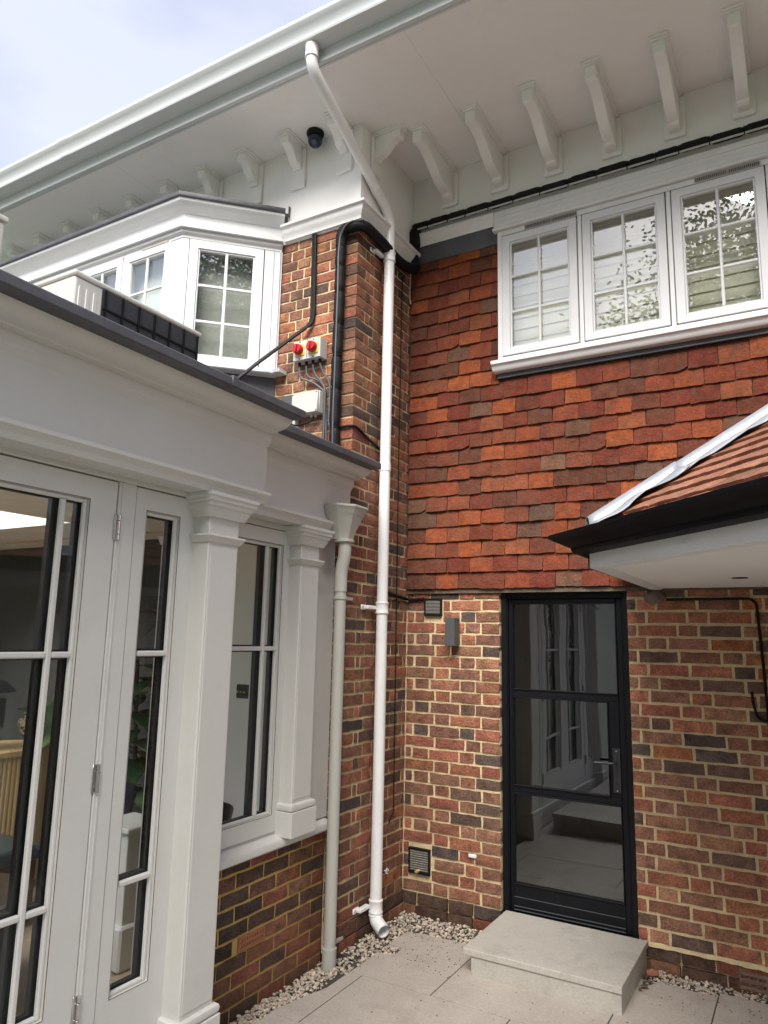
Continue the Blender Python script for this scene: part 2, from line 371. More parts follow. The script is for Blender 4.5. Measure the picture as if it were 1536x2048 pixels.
# ================================================================== SETTING: ground
g = MB().box(-60, 60, -60, 40, -.40, -.145).build('ground', MT['lawn'], smooth=0); tag(g, kind='structure')
pat = MB().box(.13, 5.0, -7.5, -.7605, -.16, -.020).box(-.02, 5.0, -.76, -.0, -.16, -.020).box(-.13, .1295, -7.5, -.7602, -.16, -.120).build('patio', MT['bed'], smooth=0); tag(pat, kind='structure')
JG = .0030
GROUT = MB()
def slab(x0, x1, y0, y1, cut=None):
    b = MB()
    b.poly([(p[0], p[1], -.020) for p in cut] if cut else [(x0, y0, -.020), (x1, y0, -.020), (x1, y1, -.020), (x0, y1, -.020)], .020 + random.uniform(-.0008, .0008))
    P_ = cut or [(x0, y0), (x1, y0), (x1, y1), (x0, y1)]
    cx_, cy_ = sum(p[0] for p in P_) / len(P_), sum(p[1] for p in P_) / len(P_)
    GROUT.poly([(p[0] + math.copysign(.004, p[0] - cx_), p[1] + math.copysign(.004, p[1] - cy_), -.0195) for p in P_], .0150 + random.uniform(0, .0015))
    return b.build('paving_slab', MT['slab'], pat, bevel=.0012, smooth=0)
slab(0, 0, 0, 0, [(.210, -.949 + JG), (.676 - JG, -.949 + JG), (.676 - JG, -.29), (.300, -.300), (.262, -.315), (.208, -.318), (.208, -.53), (.300, -.535), (.300, -.66), (.208, -.665)])
slab(.676 + JG, 1.482 - JG, -.949 + JG, -.26)
slab(1.482 + JG, 1.889 - JG, -.949 + JG, -.19)
slab(1.889 + JG, 2.70, -.949 + JG, -.135)
slab(.2850 + JG, 1.085, -1.497 + JG, -.949 - JG)
slab(1.085 + 2 * JG, 1.885, -1.497 + JG, -.949 - JG)
slab(1.885 + 2 * JG, 2.70, -1.497 + JG, -.949 - JG)
slab(0, 0, 0, 0, [(.120, -1.497 + JG), (.285 - JG, -1.497 + JG), (.285 - JG, -.949 - JG), (.208, -.949 - JG), (.206, -1.16), (.150, -1.35)])
yy = -1.497
r = 0
while yy > -7.0:
    xx = .125 - (.3 if r % 2 else 0)
    while xx < 4.6:
        x0 = max(.125, xx)
        slab(x0 + JG, xx + .9 - JG, yy - .6 + JG, yy - JG); xx += .9
    yy -= .6; r += 1
yy = -.135
for x0 in (2.70, 3.5, 4.3): slab(x0 + 2 * JG, x0 + .8, -1.497 + JG, -.135)
GROUT.build('joint_filling', MT['bed'], pat, smooth=0)
# gravel margin
def gravel():
    b = bmesh.new(); base = []
    rnd = random.Random(3)
    ico = bmesh.new(); bmesh.ops.create_icosphere(ico, subdivisions=1, radius=1)
    iv = [v.co.copy() for v in ico.verts]; ifc = [[v.index for v in f.verts] for f in ico.faces]; ico.free()
    zones = [(-.10, .20, -.95, -.76, 217), (-.10, .17, -1.30, -.90, 478), (-.10, .13, -1.95, -1.25, 623), (.02, .205, -.75, -.30, 478), (.20, .30, -.66, -.535, 87),
             (.02, .60, -.30, -.03, 754), (.58, .73, -.26, -.04, 130), (1.54, 2.75, -.19, -.02, 1131), (2.7, 3.2, -.13, -.02, 174)]
    for x0, x1, y0, y1, n in zones:
        for _ in range(n):
            x, y = rnd.uniform(x0, x1), rnd.uniform(y0, y1); s = rnd.uniform(.004, .0095) * rnd.choice((.7, 1, 1, 1, 1.4)); z = -.026 + rnd.uniform(0, .018) + s * .3 - (max(0, 1 - (x + .11) / .24) * .088 * min(1, max(0, (-.70 - y) / .12)) if y < -.70 else 0)
            sh = Vector((rnd.uniform(.7, 1.4), rnd.uniform(.7, 1.2), rnd.uniform(.5, .95))); rot = Matrix.Rotation(rnd.uniform(0, 6.3), 3, 'Z') @ Matrix.Rotation(rnd.uniform(-.6, .6), 3, 'X')
            sd_ = rnd.uniform(0, 99)
            vs = []
            for c in iv:
                q = Vector((c.x * sh.x, c.y * sh.y, c.z * sh.z)) * (s * (1 + .28 * mnoise.noise(c * 1.7 + Vector((sd_, sd_, 0)))))
                q = rot @ q; vs.append(b.verts.new((x + q.x, y + q.y, z + q.z)))
            for f in ifc: b.faces.new([vs[i] for i in f])
    me = bpy.data.meshes.new('gravel'); b.to_mesh(me); b.free(); me.materials.append(MT['gravel'])
    o = bpy.data.objects.new('gravel', me); COL.objects.link(o); tag(o, kind='stuff')
gravel()

def litter():
    b = bmesh.new(); rnd = random.Random(12)
    for _ in range(260):
        if rnd.random() < .45: x, y = rnd.uniform(.22, .72), rnd.uniform(-.75, -.30)
        elif rnd.random() < .5: x, y = rnd.uniform(1.55, 2.4), rnd.uniform(-.45, -.20)
        else: x, y = rnd.uniform(.2, 2.3), rnd.uniform(-1.6, -.3)
        if .70 < x < 1.54 and y > -.66: continue
        s = rnd.uniform(.0015, .006); a = rnd.uniform(0, 6.3); el = rnd.uniform(.3, .9)
        V = [b.verts.new((x + s * (math.cos(a) * q[0] - math.sin(a) * q[1] * el), y + s * (math.sin(a) * q[0] + math.cos(a) * q[1] * el), .0012 + q[2])) for q in ((-1, -.6, 0), (1, -.5, 0), (.8, .7, 0), (-.7, .8, 0), (0, 0, .003))]
        for k in range(4): b.faces.new((V[k], V[(k + 1) % 4], V[4]))
    me = bpy.data.meshes.new('leaf_litter'); b.to_mesh(me); b.free(); me.materials.append(MT['soil'])
    o = bpy.data.objects.new('leaf_litter', me); COL.objects.link(o); tag(o, kind='stuff')
litter()

# ================================================================== brick wall with the black door (faces -Y)
VENT1 = (.140, .269, 1.87, 1.99); VENT2 = (.046, .198, .225, .382)
wall = thing('brick_wall', (1.2, .05, -.05), 'red and brown brick wall with sandy mortar around the black glazed door', 'wall')
b = MB(T_front(.0075)); b.box(-.02, .675, -.22, 0, -.05, 2.12); b.box(1.478, 3.6, -.22, 0, -.05, 2.12); b.box(.675, 1.478, -.22, 0, 2.035, 2.12); b.box(.675, 1.478, -.22, -.02, -.05, .02)
b.build('mortar', MT['mortar'], wall, smooth=0)
for k, z in courses(.09, 2.12):
    if z < 2.02:
        if k % 2 == 0: sp = [(-.004, .060), (.060, .179), (.179, .402), (.402, .505), (.505, .682)]
        else: sp = [(-.004, .218), (.218, .328), (.328, .551), (.551, .682)]
        if k % 5 == 3 and k % 2: sp = [(-.004, .222), (.222, .440), (.440, .551), (.551, .682)]
        sh = random.uniform(-.006, .006)
        sp = [(a + (sh if a > .01 else 0), c + (sh if c < .67 else 0)) for a, c in sp]
        lay(wall, (0, 0, 0), 0, z, sp, MT['brick'], lum=1.08, skip=[(VENT1[0] - .002, VENT1[1] + .002, VENT1[2] - .015, VENT1[3] + .015), (VENT2[0] - .002, VENT2[1] + .002, VENT2[2] - .01, VENT2[3] + .01)])
    o0 = {0: .105, 1: .05}[k % 2]
    sp = [(1.471, 1.480 + o0)]; u = 1.480 + o0; q = (k * 2) % 3 if k % 2 else (k + 1) % 3
    while u < 3.55:
        L_ = .110 if (q % 3 == 2) else .2225
        sp.append((u, min(u + L_, 3.58))); u += L_; q += 1
    lay(wall, (0, 0, 0), 0, z, sp, MT['brick'], pd=.15, po=.04, lum=1.32)
# patched pieces of brick round the vents
for (a, c, zz) in ((.004, .135, 1.905), (.004, .135, 1.98), (.275, .40, 1.98), (.204, .33, .245), (.204, .328, .32), (.204, .40, .395), (.004, .19, .42)):
    pass
# dirty projecting footing
for zz, pr_ in ((BED0 + math.ceil((.09 - BED0) / COURSE - .01) * COURSE - COURSE * .5, .010), (BED0 + math.ceil((.09 - BED0) / COURSE - .01) * COURSE - COURSE * 1.5, .018)):
    for a0, a1 in ((-.004, .682), (1.471, 3.58)):
        u = a0; sp = []
        while u < a1 - .03:
            L_ = random.choice((.11, .2225, .2225, .17)); sp.append((u, min(u + L_, a1))); u += L_
        lay(wall, (0, 0, 0), 0, zz, sp, MT['oldbrick'], pd=.5, po=0, lum=.75, proud=pr_, h=.064, joint=.010)
# smeared cement fillet right of the door, and the yellow patch left
def smear(x0, x1, z0, z1, m, name='mortar_smear', y=-.006):
    b = MB(); n = 14; top = []; bot = []
    ring = []
    for i in range(n + 1):
        t = i / n; x = x0 + (x1 - x0) * t
        top.append((x, z1 + random.uniform(-.010, .008))); bot.append((x, z0 + random.uniform(-.008, .010)))
    pts = top + bot[::-1]; c = b.v(((x0 + x1) / 2, y - .008, (z0 + z1) / 2)); V = [b.v((p[0], y + random.uniform(-.004, .002), p[1])) for p in pts]; W = [b.v((p[0], .004, p[1])) for p in pts]
    for i in range(n):
        tA, tB, bA, bB = V[i], V[i + 1], V[2 * n + 1 - i], V[2 * n - i]; b.f([tA, tB, bB, bA])
    for i in range(len(V)): j = (i + 1) % len(V); b.f([V[i], V[j], W[j], W[i]])
    return b.build(name, m, wall, smooth=50)
b = MB(); A = []
for k in range(61):
    x = 1.53 + 1.9 * k / 60; r_ = random.uniform
    A.append([b.v((x, -.001, .1205 + r_(-.003, .003))), b.v((x, -.015 + r_(-.002, .002), .113 + r_(-.004, .002))), b.v((x, -.019 + r_(-.002, .002), .104 + r_(-.004, .003))), b.v((x, .004, .100))])
for P, Q in zip(A, A[1:]):
    for i in range(4): b.f([P[i], P[(i + 1) % 4], Q[(i + 1) % 4], Q[i]])
b.f(A[0]); b.f(A[-1][::-1]); b.build('mortar_fillet', MT['mortar'], wall, smooth=60)
# terracotta air brick at floor level
ab = MB(T_front(0)); ab.box(1.972, 2.185, -.03, .006, -.035, .075); ab.build('air_brick_back', MT['downlight'], wall, smooth=0)
ab = MB(T_front(0))
for k in range(4): z = -.035 + k * .0325; ab.box(1.972, 2.185, .0065, .022, z, z + .016)
for k in range(6): x = 1.972 + k * .0405; ab.box(x, x + .0105, .0063, .018, -.036, .0785)
ab.build('air_brick', MT['foam'], wall, bevel=.002, smooth=0)
# lump of old mortar under the porch soffit
b = MB(); ico = bmesh.ops.create_icosphere(b.bm, subdivisions=2, radius=1)
for v in b.bm.verts:
    k = 1 + .35 * mnoise.noise(v.co * 2.1); v.co = Vector((1.640 + v.co.x * .062 * k, -.012 + v.co.y * .036 * k, 1.985 + v.co.z * .04 * k))
b.build('mortar_lump', MT['foam'], wall)
# dark concrete edge above the top course, behind the tiles
b = MB(T_front(0)); b.box(.004, 3.58, .002, .016, 2.022, 2.048); b.build('lintel_edge', MT['dirty'], wall, smooth=0)

# ================================================================== brick pier: return facing +X at x = 0, y -.755 .. 0
YP = -.755
pier = thing('brick_pier', (-.1, -.4, -.05), 'narrow dark brick return behind the white downpipe in the corner', 'wall')
b = MB(); b.box(-.1145, -.0075, YP + .0076, -.001, -.05, 4.445); b.box(-.20, -.115, YP + .05, -.001, -.05, 4.445); b.build('mortar', MT['mortar'], pier, smooth=0)
for k, z in courses(.05, 4.50):
    u = YP
    if k % 2 == 0: sp = [(YP, YP + .112, .105), (YP + .112, YP + .168), (YP + .168, YP + .385), (YP + .385, YP + .495), (YP + .495, YP + .712), (YP + .712, -.004)]
    else: sp = [(YP, YP + .2175, .105), (YP + .2175, YP + .328), (YP + .328, YP + .545), (YP + .545, YP + .655), (YP + .655, -.004)]
    sp[0] = (YP - .0078,) + sp[0][1:]; sp[-1] = (sp[-1][0], .004)
    sp = [s_ for s_ in sp if s_[1] - s_[0] > .045]
    if k % 2 == 0 and k % 4 == 0: sp = sp[:-1] + [sp[-1]]
    lay(pier, (0, 0, 0), PI / 2, z, sp, MT['brick'], pd=.18, po=.02, lum=.95)
for zz, pr_ in ((BED0 + math.ceil((.05 - BED0) / COURSE - .01) * COURSE - COURSE * .5, .012), (BED0 + math.ceil((.05 - BED0) / COURSE - .01) * COURSE - COURSE * 1.5, .02)):
    lay(pier, (0, 0, 0), PI / 2, zz, [(YP - .0078, -.58, .105), (-.58, -.36), (-.36, -.20), (-.20, .004)], MT['oldbrick'], pd=.5, po=0, lum=.75, proud=pr_, h=.066, joint=.010)
for zz in (BED0 + math.ceil((.05 - BED0) / COURSE - .01) * COURSE + COURSE * .5,):
    pass

# ================================================================== front brick face beside the bay window (faces -Y)
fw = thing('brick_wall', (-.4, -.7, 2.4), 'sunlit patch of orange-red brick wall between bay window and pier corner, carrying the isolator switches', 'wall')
b = MB(T_front(YP + .0075)); b.box(-3.6, -.115, -.04, 0, 2.45, 4.428); b.build('mortar', MT['mortar'], fw, smooth=0)
for k, z in courses(2.55, 4.50):
    dcor = -.112 if k % 2 else -.112
    if k % 2: sp = [(-.224, -.112), (-.44, -.224), (-.55, -.44), (-.665, -.55)]
    else: sp = [(-.168, -.112), (-.385, -.168), (-.495, -.385), (-.64, -.495)]
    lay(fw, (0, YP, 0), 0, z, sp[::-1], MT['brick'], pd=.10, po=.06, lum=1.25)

# ================================================================== tile hanging (faces -Y)
th = thing('tile_hung_wall', (1.4, 0, 2.05), 'handmade red and brown clay tile hanging below and beside the upper casement window', 'wall')
b = MB(T_front(0)); b.box(-.06, 3.6, -.15, .004, 2.05, 3.50); b.box(-.06, .70, -.15, .004, 3.50, 4.60); b.build('batten_backing', MT['walldark'], th, smooth=0)
TILE_C = [(0.225, 0.059, 0.025), (0.184, 0.046, 0.023), (0.259, 0.070, 0.027), (0.149, 0.037, 0.021), (0.136, 0.032, 0.020), (0.123, 0.038, 0.022), (0.170, 0.052, 0.026), (0.106, 0.039, 0.024), (0.204, 0.064, 0.031), (0.143, 0.045, 0.026)]
TILE_D = [(.125, .064, .042), (.100, .056, .040), (.135, .066, .042)]
def tile_mesh(wd, ht, th_=.013, corner=0):
    bm = bmesh.new(); nx, nz = 6, 3
    F = {}; ragged = [random.uniform(-.0022, .0018) for _ in range(7)]
    cam_ = random.uniform(-.003, .004); cut = random.random()
    for i in range(nx + 1):
        for j in range(nz + 1):
            x = -wd / 2 + wd * i / nx; z = ht * j / nz
            y = -(.031 - .021 * j / nz) - cam_ * (1 - (2 * i / nx - 1) ** 2) + random.uniform(-.0012, .0012)
            if j == 0:
                z += random.uniform(-.0014, .0014)
                if i in (0, nx): z += random.choice((.0, .0, .0, .003))
                z += ragged[i]
            if i in (0, nx): x += random.uniform(-.0016, .0016); y += .002
            if j == 0: y += .003
            F[i, j] = bm.verts.new((x, y, z))
    if cut < .03:
        F[0, 0].co.z += .020; F[1, 0].co.z += .006
    elif cut < .06:
        F[nx, 0].co.z += .020; F[nx - 1, 0].co.z += .006
    for i in range(nx):
        for j in range(nz): bm.faces.new((F[i, j], F[i + 1, j], F[i + 1, j + 1], F[i, j + 1]))
    ring = [(0, j) for j in range(nz, 0, -1)] + [(i, 0) for i in range(nx + 1)] + [(nx, j) for j in range(1, nz + 1)]
    back = [bm.verts.new((F[k].co.x, F[k].co.y + th_, F[k].co.z)) for k in ring]
    for a in range(len(ring) - 1): bm.faces.new((F[ring[a]], back[a], back[a + 1], F[ring[a + 1]]))
    bmesh.ops.recalc_face_normals(bm, faces=bm.faces[:])
    me = bpy.data.meshes.new('clay_tile'); bm.to_mesh(me); bm.free(); me.materials.append(MT['tile'])
    for p in me.polygons: p.use_smooth = True
    me.set_sharp_from_angle(angle=math.radians(50)); return me
GA = .1064; TW = .1655
tmesh = [tile_mesh(TW - .003, GA + .022) for _ in range(24)]
half = [tile_mesh(TW * .5 - .003, GA + .022) for _ in range(2)]
thalf = [tile_mesh(TW * 1.34 - .003, GA + .022) for _ in range(6)]
def tcol():
    c = random.choice(TILE_D if random.random() < .10 else TILE_C); k = random.uniform(.85, 1.15); return (c[0] * k, c[1] * k, c[2] * k)
row = 0; z = 2.052
while z < 4.44:
    x = .010 + (0 if row % 2 == 0 else 0)
    first = True; xmax = 2.62 if z < 3.40 else .70
    while x < xmax - .02:
        if first and row % 2 == 0: me = random.choice(thalf); wd = TW * 1.34
        elif first: me = random.choice(tmesh); wd = TW * .84
        else: me = random.choice(tmesh); wd = TW
        if first and row % 2: x -= 0
        first = False
        cutw = 1.0
        if x + wd > xmax - .003:
            if xmax - x < .04 or xmax > 1: break
            cutw = (xmax - .003 - x) / wd; wd = xmax - .003 - x
        o = place('tile', me, th, (x + wd / 2, -.002 - random.uniform(0, .004), z + random.uniform(-.005, .004)), random.uniform(-.022, .022), tcol(), ry=random.uniform(-.018, .018), rx=random.uniform(-.016, .012))
        if cutw < 1: o.scale.x = cutw
        elif wd < TW * .9: o.scale.x = .84
        x += wd + random.uniform(-.001, .001)
    row += 1; z += GA
# lead aprons
b = MB(T_front(0)); b.box(.02, .692, .012, .0285, 4.462, 4.60); b.build('lead_apron', MT['lead'], th, bevel=.002)
b = MB(T_front(0)); b.prism([(.015, 3.50), (.036, 3.50), (.042, 3.462), (.022, 3.462)], .690, 3.4); b.build('lead_apron', MT['lead'], th, bevel=.002)

# ================================================================== upper casement window (faces -Y)
def sash(T, parent, u0, u1, v0, v1, fw_, fb, cols, rows, m, gm, w0=0, thick=.05, bar=.018, name='sash', colpos=None, rowpos=None, spacer=False, inner=None):
    """one sash: part frame; sub-parts glazing bars and panes"""
    b = MB(T)
    b.ring((u0, u1, v0, v1), (u0 + fw_, u1 - fw_, v0 + fb, v1 - fw_), w0 - thick, w0)
    s = b.build(name, m, parent, bevel=.0025, smooth=0)
    gu0, gu1, gv0, gv1 = u0 + fw_, u1 - fw_, v0 + fb, v1 - fw_
    # raised glazing bead
    b = MB(T)
    for (a, c, d, e) in ((gu0, gu0 + .012, gv0, gv1), (gu1 - .012, gu1, gv0, gv1)): b.prism([(a, 0), (a, 0)], 0, 0) if 0 else b.box(a, c, w0 - .03, w0 - .008, d, e)
    b.box(gu0 + .012, gu1 - .012, w0 - .03, w0 - .0083, gv1 - .012, gv1); b.box(gu0 + .012, gu1 - .012, w0 - .03, w0 - .0083, gv0, gv0 + .014)
    b.build('glazing_bead', m, s, bevel=.003, smooth=0)
    us = colpos or [gu0 + (gu1 - gu0) * i / cols for i in range(1, cols)]
    vs = rowpos or [gv0 + (gv1 - gv0) * i / rows for i in range(1, rows)]
    for u in us:
        bb = MB(T); bb.box(u - bar / 2, u + bar / 2, w0 - .024, w0 - .006, gv0 + .012, gv1 - .012); bb.build('glazing_bar', m, s, bevel=.004, smooth=0)
    eu = [gu0] + us + [gu1]; ev = [gv0] + vs + [gv1]
    for v in vs:
        bb = MB(T)
        for a, c in zip(eu, eu[1:]):
            bb.box(a + (bar / 2 if a != gu0 else .012), c - (bar / 2 if c != gu1 else .012), w0 - .024, w0 - .0062, v - bar / 2, v + bar / 2)
        bb.build('glazing_bar', m, s, bevel=.004, smooth=0)
    for a, c in zip(eu, eu[1:]):
        for d, e in zip(ev, ev[1:]):
            jx = random.uniform(-.0012, .0012)
            p = MB(T)
            q = [(a + .004, w0 - .030 + jx, d + .004), (c - .004, w0 - .030 - jx, d + .004), (c - .004, w0 - .030 - jx, e - .004), (a + .004, w0 - .030 + jx, e - .004)]
            A = [p.v(x) for x in q]; B = [p.v((x[0], x[1] - .006, x[2])) for x in q]
            for i in range(4): p.f([A[i], A[(i + 1) % 4], B[(i + 1) % 4], B[i]])
            p.f(A); p.f(B[::-1]); p.build('pane', gm, s, smooth=0)
            if spacer:
                p = MB(T); t_ = .030
                p.box(a, a + t_, w0 - .062, w0 - .0375, d, e); p.box(c - t_, c, w0 - .062, w0 - .0375, d, e)
                p.box(a + t_, c - t_, w0 - .062, w0 - .0375, d, d + t_ * .8); p.box(a + t_, c - t_, w0 - .062, w0 - .0375, e - t_ * .8, e)
                p.build('spacer_bar', MT['spacer'], s, smooth=0)
    if spacer:
        bb = MB(T)
        for u in us: bb.box(u - bar / 2, u + bar / 2, w0 - .080, w0 - .063, gv0, gv1)
        for v in vs: bb.box(gu0, gu1, w0 - .0795, w0 - .0635, v - bar / 2, v + bar / 2)
        bb.build('inner_glazing_bar', m, s, smooth=0)
    return s
TW_ = T_front(0)
win = thing('casement_window', (1.7, -.03, 3.5), 'long white timber casement window with small panes set in the clay tile hanging', 'window')
b = MB(TW_)
b.box(.700, .735, -.10, .050, 3.575, 4.535); b.box(.735, 3.05, -.10, .0497, 4.495, 4.535); b.box(.735, 3.05, -.10, .0497, 3.575, 3.606)
us = [.745, 1.290, 1.842, 2.394, 2.946]
for a in (1.255, 1.807, 2.359, 2.911): b.box(a + .004, a + .031, -.10, .0494, 3.606, 4.495)
b.build('frame', MT['wood_white'], win, bevel=.003, smooth=0)
b = MB(TW_); b.box(.742, 3.04, -.06, .0485, 4.4905, 4.4945); 
b.build('gap_shade_strip', MT['walldark'], win, smooth=0)  # dark strip painting the shade between sash tops and head
for a, c in zip((.738, 1.292, 1.844, 2.396), (1.253, 1.805, 2.357, 2.909)):
    s = sash(TW_, win, a, c, 3.612, 4.487, .052, .045, 2, 3, MT['white'], G_WIN, w0=.058, thick=.06, bar=.017)
b = MB(TW_); b.prism([(-.02, 3.578), (.118, 3.566), (.118, 3.540), (.100, 3.535), (.094, 3.512), (.080, 3.498), (-.02, 3.498)], .672, 3.15); b.build('sill', MT['wood_white'], win, bevel=.002)
b = MB(TW_); b.prism([(-.02, 4.700), (.040, 4.700), (.040, 4.655), (.047, 4.648), (.047, 4.615), (.052, 4.606), (.052, 4.572), (.074, 4.556), (.074, 4.537), (-.02, 4.537)], .672, 3.15); b.build('head_board', MT['wood_white'], win, bevel=.002)
for x0 in (.90, 1.98):
    b = MB(TW_); b.box(x0, x0 + .36, .04, .056, 4.5005, 4.5260); vg = b.build('trickle_vent', MT['vent'], win, smooth=0)
    b = MB(TW_)
    for k in range(34):
        if k == 17: continue
        b.box(x0 + .008 + k * .0103, x0 + .013 + k * .0103, .0565, .0585, 4.503, 4.523)
    b.build('vent_slots', MT['acdark'], vg, smooth=0)
# slatted blinds behind the glass
for i, (a, c) in enumerate(zip((.745, 1.30, 1.85, 2.40), (1.25, 1.80, 2.35, 2.905))):
    bl = thing('window_blind', ((a + c) / 2, .12, 3.62), ['cream slatted blind behind the leftmost casement beside the tile hanging', 'cream slatted blind behind the middle casement with a half tree reflection', 'cream slatted blind behind the right casement full of tree reflection', 'cream slatted blind behind the casement cut off by the photo edge'][i], 'blind', 'slatted blinds in the upper casement')
    mesh0 = MB().box(-(c - a) / 2, (c - a) / 2, -.004, .004, -.044, .044).mesh('slat', MT['blind'])
    for k in range(11): place('slat', mesh0, bl, ((a + c) / 2, .135, 3.66 + k * .0825), rx=-.16)

# ================================================================== interior shells behind the openings
b = MB(); b.box(.2, 3.4, 1.6, 1.7, 3.3, 5.1); b.box(.2, .3, .25, 1.6, 3.3, 5.1); b.box(3.3, 3.4, .25, 1.6, 3.3, 5.1); b.box(.3, 3.3, .25, 1.6, 3.3, 3.4); b.box(.3, 3.3, .25, 1.6, 5.0, 5.1)
tag(b.build('room_walls', MT['blindgrey'], smooth=0), kind='structure')
b = MB(); b.box(.3, 2.0, 2.2, 2.3, -.05, 2.2); b.box(.3, .4, .27, 2.2, -.05, 2.2); b.box(1.9, 2.0, .27, 2.2, -.05, 2.2); b.box(.4, 1.9, .27, 2.2, -.05, .02); b.box(.4, 1.9, .27, 2.2, 2.15, 2.2)
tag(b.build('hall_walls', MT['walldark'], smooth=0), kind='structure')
b = MB(); b.box(-4.0, 3.7, 2.5, 2.6, -.05, 5.2); b.box(3.6, 3.7, -.01, 2.5, -.05, 5.2)  # unseen back and side walls, added to stop sky light leaking in
tag(b.build('light_leak_wall', MT['walldark'], smooth=0), kind='structure')

# ================================================================== eaves
ev = thing('eaves', (0, -.6, 4.4), 'deep white painted eaves with boarded soffit and rows of scrolled brackets', 'eaves')
ZS = 5.16
for xa, xb in ((-6.5, -4.1), (-4.0985, -1.85), (-1.8485, .62), (.6215, 3.06), (3.0615, 5)):
    MB().box(xa, xb, -1.315, .3, ZS, ZS + .02).build('soffit_board', MT['eaves'], ev, smooth=0)
MB().box(-6.5, 5, -1.31, .3, ZS + .021, ZS + .03).build('soffit_backing', MT['walldark'], ev, smooth=0)
b = MB(); b.box(-6.5, 5, -1.345, -1.3155, ZS - .006, ZS + .14); b.box(-6.5, 5, -1.3150, -1.300, ZS - .010, ZS - .0005); b.build('fascia', MT['gutter'], ev, bevel=.002, smooth=0)
b = MB(); b.poly([(-6.5, -1.40, 5.30), (5, -1.40, 5.30), (5, 2.7, 7.6), (-6.5, 2.7, 7.6)], .06); b.build('unseen_roof_slope', MT['tile'], ev, smooth=0).color = (.2, .08, .05, 1)  # unseen roof slab, put in to block light from above
b = MB(); b.box(-3.65, .016, YP - .010, YP + .01, 4.43, ZS - .0005); b.build('wall_board', MT['eaves'], ev, bevel=.002, smooth=0)
b = MB(); b.box(-.006, .016, YP + .0105, -.0005, 4.43, ZS - .0005); b.build('wall_board', MT['eaves'], ev, bevel=.002, smooth=0)
b = MB(); b.box(.0165, 3.4, -.014, .02, 4.7005, ZS - .0005); b.box(.0165, .699, -.030, .02, 4.602, 4.7); b.build('wall_board', MT['eaves'], ev, bevel=.002, smooth=0)
# moulding round the pier head
prof = [(-.005, 4.545), (.070, 4.545), (.070, 4.527), (.052, 4.520), (.047, 4.500), (.036, 4.478), (.022, 4.462), (.020, 4.438), (-.005, 4.438)]
b = MB(); b.sweep([(-.600, YP - .010), (.016, YP - .010), (.016, -.016)], prof); b.build('moulding', MT['wood_white'], ev, bevel=.0015)
b = MB(TW_); b.prism([(.010, 4.700), (.052, 4.700), (.052, 4.684), (.040, 4.672), (.034, 4.640), (.0285, 4.602), (.010, 4.602)], .0165, .671); b.build('moulding', MT['wood_white'], ev, bevel=.0015)
def bracket(u, T, w_wall, length, drop, plate_drop, width=.068):
    """scroll bracket: u centre, w outward from wall"""
    b = MB(T); L_ = length; wd = width / 2
    pts = [(0, 0), (L_, 0), (L_, -.34 * drop), (L_ * .94, -.36 * drop), (L_ * .93, -.30 * drop)]
    for k in range(1, 9):
        t = k / 9; ww = L_ * (.93 - .80 * t); vv = -.30 * drop - .56 * drop * (t - .155 * math.sin(2 * PI * t)); pts.append((ww, vv))
    pts += [(L_ * .13, -.86 * drop), (L_ * .125, -.93 * drop), (L_ * .07, -1.0 * drop), (0, -1.0 * drop)]
    b.prism([(w_wall + .02 + p[0] * (1 - .02 / L_), ZS - .028 + p[1] * (1 - .028 / drop)) for p in pts], u - wd, u + wd)
    s = b.build('bracket', MT['eaves'], ev, bevel=.003, smooth=35)
    b = MB(T); pw = width / 2 + .030
    b.box(u - pw, u + pw, w_wall + .0005, w_wall + .020, ZS - plate_drop, ZS - .028); b.build('back_plate', MT['eaves'], s, bevel=.006, smooth=0)
    b = MB(T); o = .010
    b.box(u - wd - o, u + wd + o, w_wall, w_wall + L_ + o, ZS - .027, ZS - .0143); b.box(u - wd - 2 * o, u + wd + 2 * o, w_wall, w_wall + L_ + 2 * o, ZS - .014, ZS - .0006)
    b.build('cap', MT['eaves'], s, bevel=.003, smooth=0)
for k in range(8): bracket(.322 + .3905 * k, TW_, .014, .545, .27, .30)
for k in range(10): bracket(-.117 - .392 * k, T_front(YP), .010, .185, .20, .335, .066)
bracket(-.60, T_side(0), .016, .215, .20, .30, .064)

# ================================================================== white eaves gutter
gut = thing('eaves_gutter', (0, -1.42, 5.2), 'long white ogee gutter along the edge of the eaves against the sky', 'gutter')
gp = [(0, 5.235), (.075, 5.235), (.103, 5.240), (.108, 5.252), (.102, 5.263), (.108, 5.290), (.128, 5.318), (.146, 5.335), (.150, 5.350), (.146, 5.362), (.139, 5.362), (.139, 5.350), (.12, 5.33), (.098, 5.295), (.092, 5.255), (.07, 5.245), (.006, 5.245), (.006, 5.36), (0, 5.36)]
b = MB(); b.prism([(-1.3455 - a, z_) for a, z_ in gp], -6.5, 5); b.build('gutter_channel', MT['gutter'], gut)
for x in (-2.2, 1.8):
    b = MB(); b.prism([(-1.3455 - a - .004, z_) for a, z_ in gp[1:10]] + [(-1.3455 - a + .004, z_) for a, z_ in gp[9:0:-1]], x - .05, x + .05); b.build('gutter_joint', MT['gutter'], gut)

